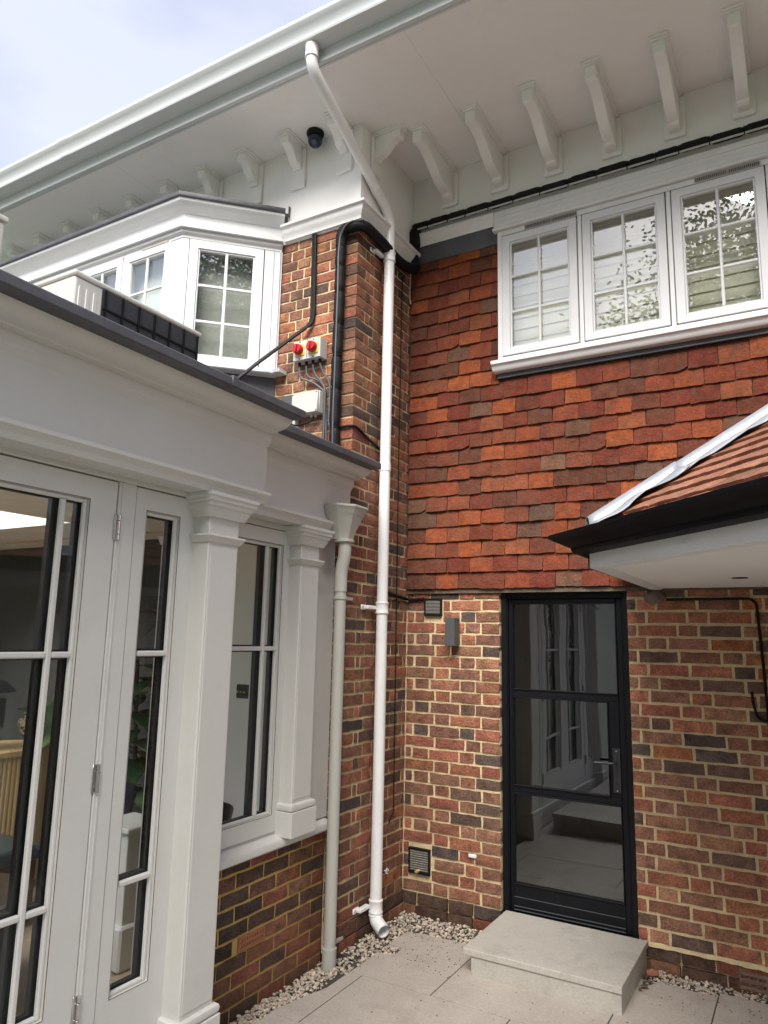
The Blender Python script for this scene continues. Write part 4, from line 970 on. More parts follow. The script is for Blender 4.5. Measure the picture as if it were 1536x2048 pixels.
# ================================================================== air conditioners on the orangery roof
def ac(x1, y0, y1, z0, z1, depth, label):
    """black coil faces +X (back), end panel faces -Y"""
    a = thing('air_conditioner', ((x1 - depth / 2), (y0 + y1) / 2, z0 - .02), label, 'air conditioner', 'air conditioners on the orangery roof')
    b = MB(); b.box(x1 - depth, x1 - .004, y0, y1, z0, z1 - .022); b.build('casing', MT['acwhite'], a, bevel=.012, seg=3)
    b = MB(); b.box(x1 - depth - .008, x1 + .004, y0 - .006, y1 + .006, z1 - .0215, z1); b.build('top_cover', MT['acwhite'], a, bevel=.008, seg=3)
    b = MB(); b.box(x1 - .0038, x1 + .001, y0 + .135, y1 - .018, z0 + .03, z1 - .03); coil = b.build('coil', MT['acdark'], a, smooth=0)
    b = MB()
    for k in range(7): y = y0 + .15 + k * (y1 - y0 - .175) / 6; b.box(x1 + .0012, x1 + .009, y - .004, y + .004, z0 + .03, z1 - .03)
    for zz in (z1 - .115, z1 - .215, z1 - .315): b.box(x1 + .0013, x1 + .0085, y0 + .14, y1 - .02, zz - .004, zz + .004)
    b.build('guard', MT['cable'], coil, smooth=0)
    b = MB()
    for k in range(3): b.box(x1 - .04, x1 - .0015, y0 + .02 + k * .036, y0 + .043 + k * .036, z0 + .05, z1 - .06)
    b.build('ribbed_corner', MT['acwhite'], a, bevel=.004)
    b = MB(); b.box(x1 - .14, x1 - .06, y0 - .0025, y0 + .004, z0 + .18, z1 - .05); b.build('rating_label', MT['label'], a, smooth=0)
    b = MB(); b.box(x1 - .26, x1 - .17, y0 - .034, y0 + .004, z0 + .10, z1 - .075); b.build('valve_cover', MT['acwhite'], a, bevel=.008, seg=2)
    b = MB()
    for y in (y0 + .12, y1 - .12): b.box(x1 - depth, x1, y - .02, y + .02, z0 - .02, z0 + .001)
    b.build('feet', MT['acwhite'], a, bevel=.003)
    return a
ac(-.10, -2.715, -2.00, 2.745, 3.185, .31, 'white air conditioner with dark coil back lying beyond the lead roof edge below the bay')
# second unit, cut by the left photo edge
a2 = thing('air_conditioner', (-1.2, -2.85, 2.72), 'white air conditioner cut off at the left photo edge with round black fan', 'air conditioner', 'air conditioners on the orangery roof')
b = MB(); b.box(-1.26, -.90, -3.42, -2.57, 2.742, 3.70); b.build('casing', MT['acwhite'], a2, bevel=.014, seg=3)
b = MB(); b.box(-1.27, -.89, -3.43, -2.56, 3.702, 3.732); b.build('top_cover', MT['acwhite'], a2, bevel=.008, seg=3)
MB().lathe([(.001, 0), (.205, 0), (.205, .008), (.001, .009)], (-.90, -2.80, 3.50), 'x', 36).build('fan_grille', MT['acdark'], a2)
b = MB(); b.box(-1.26, -.90, -3.30, -3.25, 2.722, 2.745); b.box(-1.26, -.90, -2.70, -2.65, 2.722, 2.745); b.build('feet', MT['acwhite'], a2)
# small flat lid on the roof edge
b = MB(); b.box(-.02, .10, -1.72, -1.36, 2.765, 2.80); o = b.build('trunking_lid', MT['acwhite'], None, bevel=.006); tag(o, 'small cream plastic trunking cover lying on the lead roof below the bay sill', 'cover')

# ================================================================== isolators, junction boxes, cables on the front brick
for i, (x0, x1) in enumerate(((-.432, -.325), (-.322, -.215))):
    a = thing('isolator_switch', ((x0 + x1) / 2, YP - .04, 3.50), ['left one of the two red and yellow rotary isolator switches on the brick', 'right one of the two red and yellow rotary isolator switches, next to the lagged pipe'][i], 'switch', 'rotary isolator switches on the brick')
    b = MB(T_front(YP)); b.box(x0, x1, .004, .085, 3.505, 3.640); b.build('box', MT['isol'], a, bevel=.003, smooth=0)
    xc, zc = (x0 + x1) / 2, 3.574
    b = MB(T_front(YP)); b.box(xc - .038, xc + .040, .0855, .093, zc - .040, zc + .038); b.build('yellow_plate', MT['yellow'], a, bevel=.004)
    MB().lathe([(.001, -.034), (.029, -.034), (.034, -.028), (.036, -.008), (.036, 0), (.001, 0)], (xc, YP - .0935, zc), 'y', 20).build('knob', MT['red'], a)
    b = MB(T_front(YP)); b.box(xc - .0065, xc + .0065, .1276, .141, zc - .028, zc + .028); b.build('knob_grip', MT['red'], a, bevel=.002)
    b = MB()
    for zz in (3.514, 3.631): b.lathe([(.0005, 0), (.0045, 0), (.0045, -.002), (.0005, -.002)], (xc, YP - .0852, zz), 'y', 8)
    b.build('screw', MT['cable'], a)
    b = MB()
    for xg in (xc - .028, xc + .028): b.lathe([(.010, 0), (.010, -.012), (.007, -.03)], (xg, YP - .045, 3.5045), 'z', 10)
    b.build('cable_gland', MT['cable'], a)
jb = thing('junction_box', (-.325, YP - .03, 3.13), 'square pale grey junction box with warning triangle on the brick below the isolators', 'junction box')
b = MB(T_front(YP)); b.box(-.435, -.222, .004, .062, 3.135, 3.285); b.build('box', MT['isol'], jb, bevel=.006)
b = MB(T_front(YP)); b.box(-.432, -.225, .0625, .080, 3.138, 3.282); b.build('lid', MT['isol'], jb, bevel=.004)
b = MB(T_front(YP)); b.poly([(-.345, .0803, 3.196), (-.313, .0803, 3.196), (-.329, .0803, 3.224)], .0006, (0, 1, 0)); b.build('warning_mark', MT['label'], jb, smooth=0)
b = MB()
for xs, zs in ((-.422, 3.148), (-.235, 3.148), (-.422, 3.272), (-.235, 3.272)): b.lathe([(.0005, 0), (.004, 0), (.004, -.002), (.0005, -.002)], (xs, YP - .0802, zs), 'y', 8)
b.build('screw', MT['cable'], jb)
b = MB()
for xg in (-.295, -.265): b.lathe([(.010, 0), (.010, -.014), (.006, -.02)], (xg, YP - .035, 3.1345), 'z', 10)
b.build('cable_gland', MT['isol'], jb)
b = MB(T_front(YP)); b.box(-.56, -.44, .003, .03, 3.21, 3.30); o = b.build('cover_plate', MT['lampgrey'], None, bevel=.003); tag(o, 'blue grey plate on the brick left of the junction box', 'plate')
b = MB(T_front(YP)); b.box(-.505, -.42, .004, .055, 3.055, 3.125); o = b.build('junction_box', MT['isol'], None, bevel=.004); tag(o, 'tiny cream junction box half hidden behind the lead cornice edge', 'junction box')
def cable(name, path, r, label, cat='cable', fr=.05, m='cable', group=None, n=8):
    b = MB(); b.tube(fillet(path, fr, 5), r, n); o = b.build(name, MT[m], None); return tag(o, label, cat, group)
yc = YP - .020
cable('cable', [(-.405, YP - .045, 3.475), (-.400, YP - .045, 3.40), (-.30, YP - .02, 3.36), (-.205, YP - .018, 3.28), (-.185, YP - .018, 2.90)], .0075, 'leftmost grey cable curving from the isolators down past the junction box', group='cables below the isolators', m='lampgrey')
cable('cable', [(-.350, YP - .045, 3.475), (-.345, YP - .04, 3.40), (-.26, YP - .022, 3.37), (-.200, YP - .030, 3.31), (-.200, YP - .030, 2.89)], .0075, 'second grey cable curving from the isolators down past the junction box', group='cables below the isolators', m='lampgrey')
cable('cable', [(-.295, YP - .045, 3.475), (-.285, YP - .04, 3.41), (-.215, YP - .020, 3.33), (-.213, YP - .016, 2.95)], .0075, 'third grey cable dropping from the isolators close to the junction box', group='cables below the isolators', m='lampgrey')
cable('cable', [(-.240, YP - .045, 3.475), (-.225, YP - .035, 3.42), (-.172, YP - .018, 3.34), (-.170, YP - .018, 3.05), (-.12, YP - .03, 3.04)], .0075, 'rightmost grey cable bending from the isolators towards the lagged pipe', group='cables below the isolators', m='lampgrey')
cable('cable', [(-.280, YP - .035, 3.12), (-.30, YP - .05, 3.08), (-.42, YP - .06, 3.07), (-.46, YP - .05, 3.10)], .006, 'short black cable looping under the junction box to the small box', fr=.03)
b = MB()
for d in (-.012, .0, .012):
    b.tube(fillet([(-.349 + d, YP - .012 - abs(d) * .3, 4.435), (-.335 + d, YP - .014, 3.84), (-.345 + d, YP - .02, 3.78), (-.62 + d, YP - .20, 3.50), (-.78 + d, YP - .42, 3.22)], .07, 5), .0085, 8)
o = b.build('cable_bundle', MT['cable'], None); tag(o, 'black cable bundle running down the brick from white boarding then slanting to the roof', 'cable')
cable('cable', [(-.10, YP - .012, 3.03), (.011, YP - .012, 3.03), (.011, YP + .05, 3.025), (.012, -.60, 2.99), (.011, -.47, 2.965), (.011, -.40, 2.94)], .0095, 'black cable wrapping round the pier corner above the lead edge to the white downpipe')
cable('cable', [(.006, -.160, 4.32), (.006, -.165, 3.0), (.006, -.160, 1.9), (.006, -.150, .62), (.006, -.21, .56)], .0035, 'thin black wire running straight down the brick return near the inner corner', fr=.03, n=6)
cable('cable', [(.026, -.034, 4.52), (.005, -.036, 4.40), (.004, -.037, 4.20), (.012, -.036, 4.16)], .005, 'short pale grey wire hanging down in the inner corner over the tiles', m='isol', n=6)
cable('cable', [(.012, -.30, 2.01), (.012, -.02, 1.985), (.04, -.012, 1.98), (.142, -.012, 1.985)], .011, 'black cable along the top of the brick corner into the upper wall vent')
cable('cable', [(1.70, -.010, 1.970), (2.135, -.010, 1.972), (2.163, -.010, 1.945), (2.178, -.010, 1.58), (2.185, -.010, 1.30)], .0075, 'black cable running under the porch soffit then down the right brick wall', fr=.03)
cable('cable', [(2.114, -.012, 1.475), (2.116, -.022, 1.42), (2.135, -.025, 1.34), (2.175, -.022, 1.325), (2.24, -.014, 1.345)], .007, 'loose black cable end curling on the right brick wall at the photo edge', fr=.05)

# lagged pipe: vertical run, over the corner, along the wall head
lag = thing('insulated_pipe', (-.10, YP - .04, 2.8), 'black foam lagged pipe tied in segments, up the pier and along above the casement window', 'pipe')
def sausage(p0, p1, r, name='lagging', flat=1.0):
    p0, p1 = Vector(p0), Vector(p1); n = 9; pts = []; rad = []
    for i in range(n):
        t = i / (n - 1); pts.append(p0.lerp(p1, t)); e = min(t, 1 - t); rad.append(r * (.72 + .28 * min(1, (e / .16)) ** .5 + .03 * math.sin(t * 9)))
    b = MB(); b.tube(pts, rad, 14); return b.build(name, MT['rubber'], lag)
zz = 2.82; zs = [2.80, 3.02, 3.28, 3.50, 3.72, 3.94, 4.12, 4.27]
LX, LY = -.108, YP - .042
for a, c in zip(zs, zs[1:]):
    sausage((LX + random.uniform(-.004, .004), LY, a), (LX + random.uniform(-.004, .004), LY, c), .035)
    MB().tube([(LX, LY, c - .004), (LX, LY, c + .004)], .031, 14).build('cable_tie', MT['cable'], lag)
arc = fillet([(LX, LY, 4.26), (LX, LY, 4.385), (.060, LY, 4.385), (.060, -.50, 4.375), (.060, -.30, 4.345), (.060, -.07, 4.40), (.042, -.050, 4.50), (.030, -.048, 4.715)], .10, 7)
b = MB(); b.tube(arc, .036, 14); b.build('lagging', MT['rubber'], lag)
cab = [(LX + .012, LY - .034, 2.80)] + [(LX + .010 + random.uniform(-.003, .003), LY - .037, z_) for z_ in (3.1, 3.4, 3.7, 4.0, 4.2)] + [(LX + .02, LY - .037, 4.34), (-.02, LY - .045, 4.40), (.075, LY - .01, 4.40)]
b = MB(); b.tube(fillet(cab, .06, 4), .006, 8); b.build('tied_wire', MT['lampgrey'], lag)
b = MB(); b.box(.020, .085, -.085, -.016, 4.60, 4.74); b.build('end_trim', MT['rubber'], lag, bevel=.01)
xs = [.035, .17, .33, .47, .645, .83, 1.02, 1.215, 1.40, 1.595, 1.77, 1.905, 2.08, 2.27, 2.46, 2.65, 2.84, 3.05]
for a, c in zip(xs, xs[1:]):
    zl = 4.752 + random.uniform(-.004, .004); sausage((a, -.056, zl), (c, -.056, zl + random.uniform(-.003, .003)), .028)
    MB().tube([(c - .003, -.056, 4.752), (c + .003, -.056, 4.752)], .025, 14).build('cable_tie', MT['cable'], lag)
    b = MB(); b.box(c - .003, c + .003, -.088, -.083, 4.700, 4.75); b.build('cable_tie', MT['cable'], lag)
b = MB(); b.tube([(.03, -.072, 4.722), (3.05, -.072, 4.722)], .0065, 8); b.build('tied_wire', MT['isol'], lag)

# ================================================================== small fittings
cc = thing('security_camera', (-.315, -.712, 5.02), 'black dome security camera on the white soffit beside the cranked downpipe', 'security camera')
MB().lathe([(.001, 0), (.060, 0), (.062, -.012), (.055, -.030), (.048, -.034), (.001, -.034)], (-.325, -.84, ZS - .001), 'z', 24).build('mount', MT['rubber'], cc)
b = MB(); bmesh.ops.create_uvsphere(b.bm, u_segments=24, v_segments=16, radius=.050)
for v in b.bm.verts: v.co += Vector((-.325, -.84, ZS - .062))
b.build('dome', MT['camblue'], cc)
b = MB(); vdir = (CAM - Vector((-.325, -.84, ZS - .062))).normalized(); vd2 = (vdir + Vector((-.15, -.1, -.25))).normalized(); c0 = Vector((-.325, -.84, ZS - .062))
b.tube([tuple(c0 + vd2 * .044), tuple(c0 + vd2 * .053)], .016, 16); b.build('lens', MT['lampgrey'], cc)
cc.location = (0, 0, 0); 
for ch in [o for o in bpy.data.objects if o.parent == cc]:
    ch.data.transform(Matrix.Translation(ROOTLOC[cc.name]))
    ch.data.transform(Matrix.Translation(-Vector((-.325, -.84, ZS - .115))))
cc.location = (-.325, -.84, ZS - .115)
wl = thing('wall_light', (.37, -.04, 1.67), 'slim dark grey box wall light on the brick left of the black door', 'wall light')
b = MB(T_front(0)); b.box(.335, .402, .012, .090, 1.675, 1.858); b.build('housing', MT['lampgrey'], wl, bevel=.002, smooth=0)
b = MB(T_front(0)); b.box(.340, .397, -.002, .0118, 1.69, 1.845); b.build('back_plate', MT['lampgrey'], wl, smooth=0)
b = MB(T_front(0)); b.box(.345, .392, .02, .082, 1.672, 1.6748); b.build('lens', MT['spacer'], wl, smooth=0)
def vent(x0, x1, z0, z1, n, label):
    a = thing('wall_vent', ((x0 + x1) / 2, -.01, z0), label, 'wall vent')
    b = MB(T_front(0)); q = .011; b.box(x0, x0 + q, -.01, .014, z0, z1); b.box(x1 - q, x1, -.01, .014, z0, z1); b.box(x0 + q, x1 - q, -.01, .0138, z1 - q, z1); b.box(x0 + q, x1 - q, -.01, .0138, z0, z0 + q * 1.6)
    b.build('frame', MT['rubber'], a, bevel=.002, smooth=0)
    b = MB(T_front(0)); b.box(x0 + q, x1 - q, -.01, -.005, z0 + q, z1 - q); b.build('back', MT['downlight'], a, smooth=0)
    me = None
    for k in range(n):
        z_ = z0 + q * 1.8 + (k + .5) * (z1 - z0 - 3 * q) / n
        b = MB(T_front(0)); b.prism([(-.004, z_ + .0035), (.0115, z_ - .001), (.0115, z_ - .0045), (-.004, z_ + .000)], x0 + q, x1 - q); b.build('slat', MT['ventslat'], a, smooth=0)
vent(*VENT1, 9, 'black louvred wall vent high in the brick corner just under the tiles')
vent(*VENT2, 9, 'black louvred wall vent low in the brick corner near the gravel')
b = MB(); pts = [(-.022, 0), (-.012, .010), (.004, .0135), (.016, .008), (.022, .001), (.014, -.009), (-.004, -.0125), (-.015, -.008)]
c = b.v((.118, -.030, .246)); V = [b.v((.118 + p[0], -.028 + .006 * (i % 2), .246 + p[1] + .35 * p[0])) for i, p in enumerate(pts)]; W = [b.v((.118 + p[0], -.0255 + .006 * (i % 2), .246 + p[1] + .35 * p[0])) for i, p in enumerate(pts)]; c2 = b.v((.118, -.0275, .246))
for i in range(8): j = (i + 1) % 8; b.f([c, V[i], V[j]]); b.f([c2, W[j], W[i]]); b.f([V[i], W[i], W[j], V[j]])
o = b.build('leaf', MT['autumn'], None, smooth=60); tag(o, 'pale orange dead leaf caught on the lower wall vent', 'leaf')
b = MB(T_front(0)); b.prism([(.001, .380), (.007, .381), (.0085, .392), (.007, .403), (.001, .404)], .466, .520); o = b.build('cable_clip', MT['pvc'], None, bevel=.004, seg=2); tag(o, 'little white plastic clip plate screwed to the brick left of the door', 'clip')
b = MB(); ringp = [(.022, -.248 + .014 * math.cos(t * .5), .285 + .014 * math.sin(t * .5)) for t in range(0, 11)]; b.tube(ringp, .0045, 8); b.tube([(0, -.248, .285), (.022, -.248 + .010, .285)], .004, 8); o = b.build('pipe_hook', MT['pvc'], None); tag(o, 'small white open hook on the brick return right of the white downpipe', 'hook')
b = MB(); bmesh.ops.create_cube(b.bm, size=1, matrix=Matrix.Translation((1.565, -.125, .014)) @ Matrix.Rotation(.5, 4, 'Z') @ Matrix.Diagonal((.062, .026, .024, 1))); o = b.build('brick_chip', MT['terracotta'], None, bevel=.004); tag(o, 'broken piece of red brick lying in the gravel right of the step', 'brick chip')
for i, (x, y) in enumerate(((1.545, -.20), (1.555, -.26), (1.548, -.34), (1.575, -.23), (1.56, -.30))):
    b = MB(); s_ = random.uniform(.016, .028); a = random.uniform(0, 6)
    V = [b.v((x + s_ * math.cos(a + t) * (1 if k % 2 else .6), y + s_ * math.sin(a + t) * .7, .006 + random.uniform(0, .018))) for k, t in enumerate([q * PI / 3 for q in range(6)])]
    W = [b.v((v.co.x, v.co.y, v.co.z + .0012)) for v in V]
    b.f(V[::-1]); b.f(W)
    for k in range(6): b.f([V[k], V[(k + 1) % 6], W[(k + 1) % 6], W[k]])
    o = b.build('leaf', MT['brownleaf'], None, smooth=0); tag(o, 'dark brown fallen leaf on the paving against the right end of the stone step', 'leaf', 'fallen leaves beside the step')

# ================================================================== porch roof on the right
pr = thing('porch_roof', (2.4, -1.0, 2.0), 'small hipped porch roof with clay tiles, black gutter and white soffit at the right', 'porch roof')
ZP = 2.028
PA = (1.615, -1.362); PB = (2.80, -2.547); PC = (5.0, -2.547)
sof = [(1.63, -.003), (1.63, PA[1] - .006 + .012), (PB[0], PB[1] + .021), (5.0, PB[1] + .021), (5.0, -.003)]
b = MB(); b.poly([(p[0], p[1], ZP + .006) for p in sof], .014); b.build('soffit', MT['eaves'], pr, smooth=0)
fpath = [(1.615, -.004), PA, PB, PC]
fpath_out = fpath   # travelling -Y, then diagonal, then +X: outward is to the right of travel
def rev(path, prof):
    """outward on the right of travel needs travel direction with house on the left"""
    return path, prof
# travel (1.615,0)->(PA): direction -Y, right-hand normal = (-1,0): outward. good
b = MB(); b.sweep(fpath, [(-.018, ZP), (0, ZP), (0, ZP + .10), (-.018, ZP + .10)]); b.build('fascia', MT['wood_white'], pr, bevel=.0015, smooth=0)
b = MB(); b.sweep(fpath, [(-.075, ZP + .0055), (-.060, ZP - .003), (-.0185, ZP - .003), (-.0185, ZP + .0055)]); b.build('soffit_trim', MT['wood_white'], pr, bevel=.0015, smooth=0)
og = [(.0015, ZP + .060), (.040, ZP + .060), (.062, ZP + .064), (.070, ZP + .074), (.070, ZP + .084), (.088, ZP + .098), (.118, ZP + .110), (.146, ZP + .117), (.158, ZP + .124), (.158, ZP + .138), (.148, ZP + .140), (.146, ZP + .128), (.114, ZP + .119), (.080, ZP + .106), (.062, ZP + .084), (.050, ZP + .070), (.008, ZP + .068), (.008, ZP + .138), (.0015, ZP + .138)]
b = MB(); b.sweep(fpath, og); b.build('gutter', MT['blackgut'], pr)
b = MB(); b.sweep([(1.615, -.004), PA], [(.0005, ZP + .001), (.006, ZP + .001), (.006, ZP + .0605), (.0005, ZP + .0605)]); b.build('barge_strip', MT['blackgut'], pr, smooth=0)
MB().lathe([(.001, 0), (.036, 0), (.036, -.003), (.001, -.003)], (2.135, -.646, ZP + .0055), 'z', 24).build('downlight', MT['downlight'], pr)
MB().lathe([(.0125, 0), (.016, 0), (.016, -.004), (.0125, -.004)], (2.05, -1.797, ZP + .03), 'z', 16) .build('fascia_plug', MT['wood_white'], pr)
# roof planes
tp = math.tan(math.radians(35)); cp, sp_ = math.cos(math.radians(35)), math.sin(math.radians(35))
H0 = Vector((1.585, -1.385, ZP + .142)); dE = Vector((c45, -c45, 0)); dS = Vector((c45 * cp, c45 * cp, sp_)); dN = dE.cross(dS).normalized()
if dN.z < 0: dN = -dN
def onroof(e, s): return H0 + dE * e + dS * s
# sheathing below tiles (front slope) and left slope
hip = Vector((math.cos(math.radians(22.5)), math.sin(math.radians(22.5)), tp * math.cos(math.radians(22.5))))
ht = 2.0
A0 = H0; A1 = H0 + hip * ht
b = MB(); e_top = (A1 - H0).dot(dE); s_top = (A1 - H0).dot(dS)
b.poly([tuple(onroof(0, 0) - dN * .03), tuple(onroof(1.70, 0) - dN * .03), tuple(onroof(1.70 + .3, s_top) - dN * .03), tuple(onroof(e_top, s_top) - dN * .03)], .015, tuple(dN)); b.build('sheathing', MT['walldark'], pr, smooth=0)
b = MB(); zt = A1.z
for k in range(18):
    t0, t1 = k / 18, (k + 1.25) / 18; q0, q1 = H0 + hip * (ht * t0), H0 + hip * (ht * min(1, t1))
    up0 = Vector((0, 0, .018))
    b.poly([tuple(q0 + up0), tuple(q1), (q1.x, -.005, q1.z), (q0.x, -.005, q0.z + .018)], -.014, (0, 0, 1))
o = b.build('left_slope', MT['rooftile'], pr, smooth=0); o.color = (.20, .095, .065, 1); tag(o, kind='stuff')
P1 = onroof(1.70, 0); P2 = onroof(2.0, s_top)
b = MB(); b.poly([tuple(P1), (5, P1.y, P1.z), (5, P2.y, P2.z), tuple(P2)], -.03, (0, 0, 1)); o = b.build('end_slope', MT['rooftile'], pr, smooth=0); o.color = (.33, .14, .09, 1)
b = MB(); b.poly([tuple(A1), tuple(P2), (5, P2.y, P2.z), (5, -.005, A1.z), (A1.x, -.005, A1.z)], -.03, (0, 0, 1)); b.build('ridge_top', MT['lead'], pr, smooth=0)
RC = [(.32, .148, .096), (.30, .138, .090), (.335, .155, .10), (.285, .132, .088)]
rt = []
def rtile():
    bm = bmesh.new(); nx, ny = 5, 3; F = {}; B = {}; cm = random.uniform(.001, .0045); wd, ln = .163, .205
    for i in range(nx + 1):
        for j in range(ny + 1):
            x = wd * (i / nx - .5); y = ln * j / ny; zz = .030 - .024 * j / ny + cm * (1 - (2 * i / nx - 1) ** 2) + random.uniform(-.001, .001)
            if j == 0: y += random.uniform(-.003, .003)
            F[i, j] = bm.verts.new((x, y, zz)); B[i, j] = bm.verts.new((x, y, zz - .021))
    for i in range(nx):
        for j in range(ny): bm.faces.new((F[i, j], F[i + 1, j], F[i + 1, j + 1], F[i, j + 1])); bm.faces.new((B[i, j], B[i, j + 1], B[i + 1, j + 1], B[i + 1, j]))
    for i in range(nx): bm.faces.new((F[i, 0], B[i, 0], B[i + 1, 0], F[i + 1, 0])); bm.faces.new((F[i, ny], F[i + 1, ny], B[i + 1, ny], B[i, ny]))
    for j in range(ny): bm.faces.new((F[0, j], F[0, j + 1], B[0, j + 1], B[0, j])); bm.faces.new((F[nx, j], B[nx, j], B[nx, j + 1], F[nx, j + 1]))
    bmesh.ops.recalc_face_normals(bm, faces=bm.faces[:])
    me = bpy.data.meshes.new('roof_tile'); bm.to_mesh(me); bm.free(); me.materials.append(MT['rooftile'])
    for p in me.polygons: p.use_smooth = True
    me.set_sharp_from_angle(angle=math.radians(45)); return me
rt = [rtile() for _ in range(7)]
Rm = Matrix((dE, dS, dN)).transposed()
for r_ in range(17):
    s = -.018 + r_ * .100; e0 = .414 * s / 1.0 * cp + .045
    e = e0 + (.0825 if r_ % 2 else 0) - .0825
    while e < 1.75:
        if e + .0 >= e0 - .03:
            o = bpy.data.objects.new('roof_tile', random.choice(rt)); COL.objects.link(o); o.parent = pr
            p = onroof(e + .0825, s) - dN * .012
            mw = Matrix.Translation(p - ROOTLOC[pr.name]) @ (Rm @ Matrix.Rotation(random.uniform(-.02, .02), 3, 'Z') @ Matrix.Rotation(random.uniform(-.012, .012), 3, 'Y')).to_4x4()
            o.matrix_local = mw; c = random.choice(RC); k = random.uniform(.85, 1.15); o.color = (c[0] * k, c[1] * k, c[2] * k, 1)
        e += .1655
# lead hip: roll and wavy wings
hd = hip.normalized(); base = H0 + Vector((0, 0, -.022))
side_f = (dS - dE * .0); 
wf = (dN.cross(hd)).normalized()
if wf.dot(dE) < 0: wf = -wf
def hipseg(t0, t1, lift, name='hip_flashing'):
    b = MB(); n = 14; R_ = []
    for i in range(n + 1):
        t = t0 + (t1 - t0) * i / n; p = base + hip * t + Vector((0, 0, lift))
        wv = .195 + .016 * math.sin(t * 21) + random.uniform(-.006, .006); row = []
        lf = Vector((0, 1, 0)) * .9 + Vector((-.2, 0, -.35))
        row.append(p + Vector((-.05, .09, -.02)))
        for a in range(0, 8):
            an = PI * (1 - a / 7); row.append(p + wf * (.036 * math.cos(an)) + Vector((0, 0, .022 + .046 * math.sin(an))))
        row.append(p + wf * .05 + dN * (.016)); row.append(p + wf * (wv * .55) + dN * (.040 + .005 * math.sin(t * 37))); row.append(p + wf * wv + dN * (.044 + .007 * math.sin(t * 33)))
        R_.append([b.v(tuple(q)) for q in row])
    for A, B in zip(R_, R_[1:]):
        for k in range(len(A) - 1): b.f([A[k], A[k + 1], B[k + 1], B[k]])
    o = b.build(name, MT['leadnew'], pr, smooth=60)
    sm = o.modifiers.new('solid', 'SOLIDIFY'); sm.thickness = .004
    return o
hipseg(.03, .40, .012); hipseg(.38, 1.25, .006); hipseg(1.22, 2.02, .010)
# brick body under the roof, outside the picture to the right
pw_ = thing('porch_wall', (3.6, -1, 0), 'plain rendered porch wall under the small hipped roof, right of the picture', 'wall')
b = MB(); b.poly([(2.62, -.006, -.02), (2.62, -1.15, -.02), (3.3, -1.85, -.02), (4.9, -1.85, -.02), (4.9, -.006, -.02)], 2.05, (0, 0, 1)); b.build('render', MT['grey'], pw_, smooth=0)

# ================================================================== inside the orangery
cb = thing('cabinet', (-2.3, -2.3, .14), 'oak sideboard with vertical fluted front and rounded end inside the orangery', 'cabinet')
def stadium(x0, x1, y0, y1, n=14):
    r_ = (x1 - x0) / 2; cx = (x0 + x1) / 2; pts = []
    for k in range(n + 1): a = PI * k / n; pts.append((cx + r_ * math.cos(a), y1 - r_ + r_ * math.sin(a)))
    pts += [(x0, y0), (x1, y0)]; return pts
b = MB(); b.poly([(p[0], p[1], .95) for p in stadium(-2.36, -1.86, -3.6, -1.20)], .035); b.build('top', MT['oak'], cb, bevel=.004)
b = MB(); b.poly([(p[0], p[1], .16) for p in stadium(-2.32, -1.90, -3.58, -1.24)], .79); b.build('body', MT['brown'], cb)
b = MB()
st = stadium(-2.335, -1.885, -3.58, -1.225, 26)
for k in range(len(st) - 2): b.tube([(st[k][0], st[k][1], .17), (st[k][0], st[k][1], .949)], .014, 6)
y = -1.47
while y > -3.55: b.tube([(-1.888, y, .17), (-1.888, y, .949)], .0135, 6); y -= .030
b.build('fluting', MT['oak'], cb)
fv = thing('flower_arrangement', (-1.95, -1.45, .985), 'cream hydrangea with big green leaves lying on the oak sideboard', 'flowers')
def bigleaf(b, p, d, up, ln, wd, curl=.25, n=8):
    p = Vector(p); d = Vector(d).normalized(); up = Vector(up); sd_ = d.cross(up).normalized(); nn = sd_.cross(d)
    rows = []
    for i in range(n + 1):
        t = i / n; w_ = wd * (math.sin(PI * min(1, t ** .75)) ** .8 + .02) / 2; c = p + d * (ln * t) - nn * (curl * ln * t * t)
        rows.append([b.v(tuple(c - sd_ * w_ + nn * (.25 * w_ + .006 * math.sin(i * 2.1)))), b.v(tuple(c - sd_ * w_ * .5 + nn * .06 * w_)), b.v(tuple(c)), b.v(tuple(c + sd_ * w_ * .5 + nn * .06 * w_)), b.v(tuple(c + sd_ * w_ + nn * (.25 * w_ - .006 * math.sin(i * 2.4))))])
    for A, B in zip(rows, rows[1:]):
        for k in range(4): b.f([A[k], A[k + 1], B[k + 1], B[k]])
def leafpart(name, par, m, *a, **k):
    b = MB(); bigleaf(b, *a, **k); o = b.build(name, m, par, smooth=70); s_ = o.modifiers.new('solid', 'SOLIDIFY'); s_.thickness = .0025; return o
rf = random.Random(5)
b = MB()
for k in range(60):
    u = rf.uniform(-1, 1); a = rf.uniform(0, 6.28); q = Vector((math.sqrt(1 - u * u) * math.cos(a), math.sqrt(1 - u * u) * math.sin(a), u)); c0 = Vector((-1.90, -1.46, 1.14)) + q * .075
    s_ = .018; t1 = q.orthogonal().normalized(); t2 = q.cross(t1)
    for j in range(4):
        a0 = j * PI / 2 + a; v0 = c0; v1 = c0 + (t1 * math.cos(a0 - .5) + t2 * math.sin(a0 - .5)) * s_ + q * .004; v2 = c0 + (t1 * math.cos(a0) + t2 * math.sin(a0)) * s_ * 1.3 + q * .001; v3 = c0 + (t1 * math.cos(a0 + .5) + t2 * math.sin(a0 + .5)) * s_ + q * .004
        b.f([b.v(tuple(x)) for x in (v0, v1, v2, v3)])
b.build('flower_head', MT['flower'], fv, smooth=0)
b = MB(); b.lathe([(.02, 0), (.055, .0), (.06, .03), (.05, .10), (.03, .13)], (-2.0, -1.30, .9855), 'z', 16); b.build('vase', MT['navy'], fv)
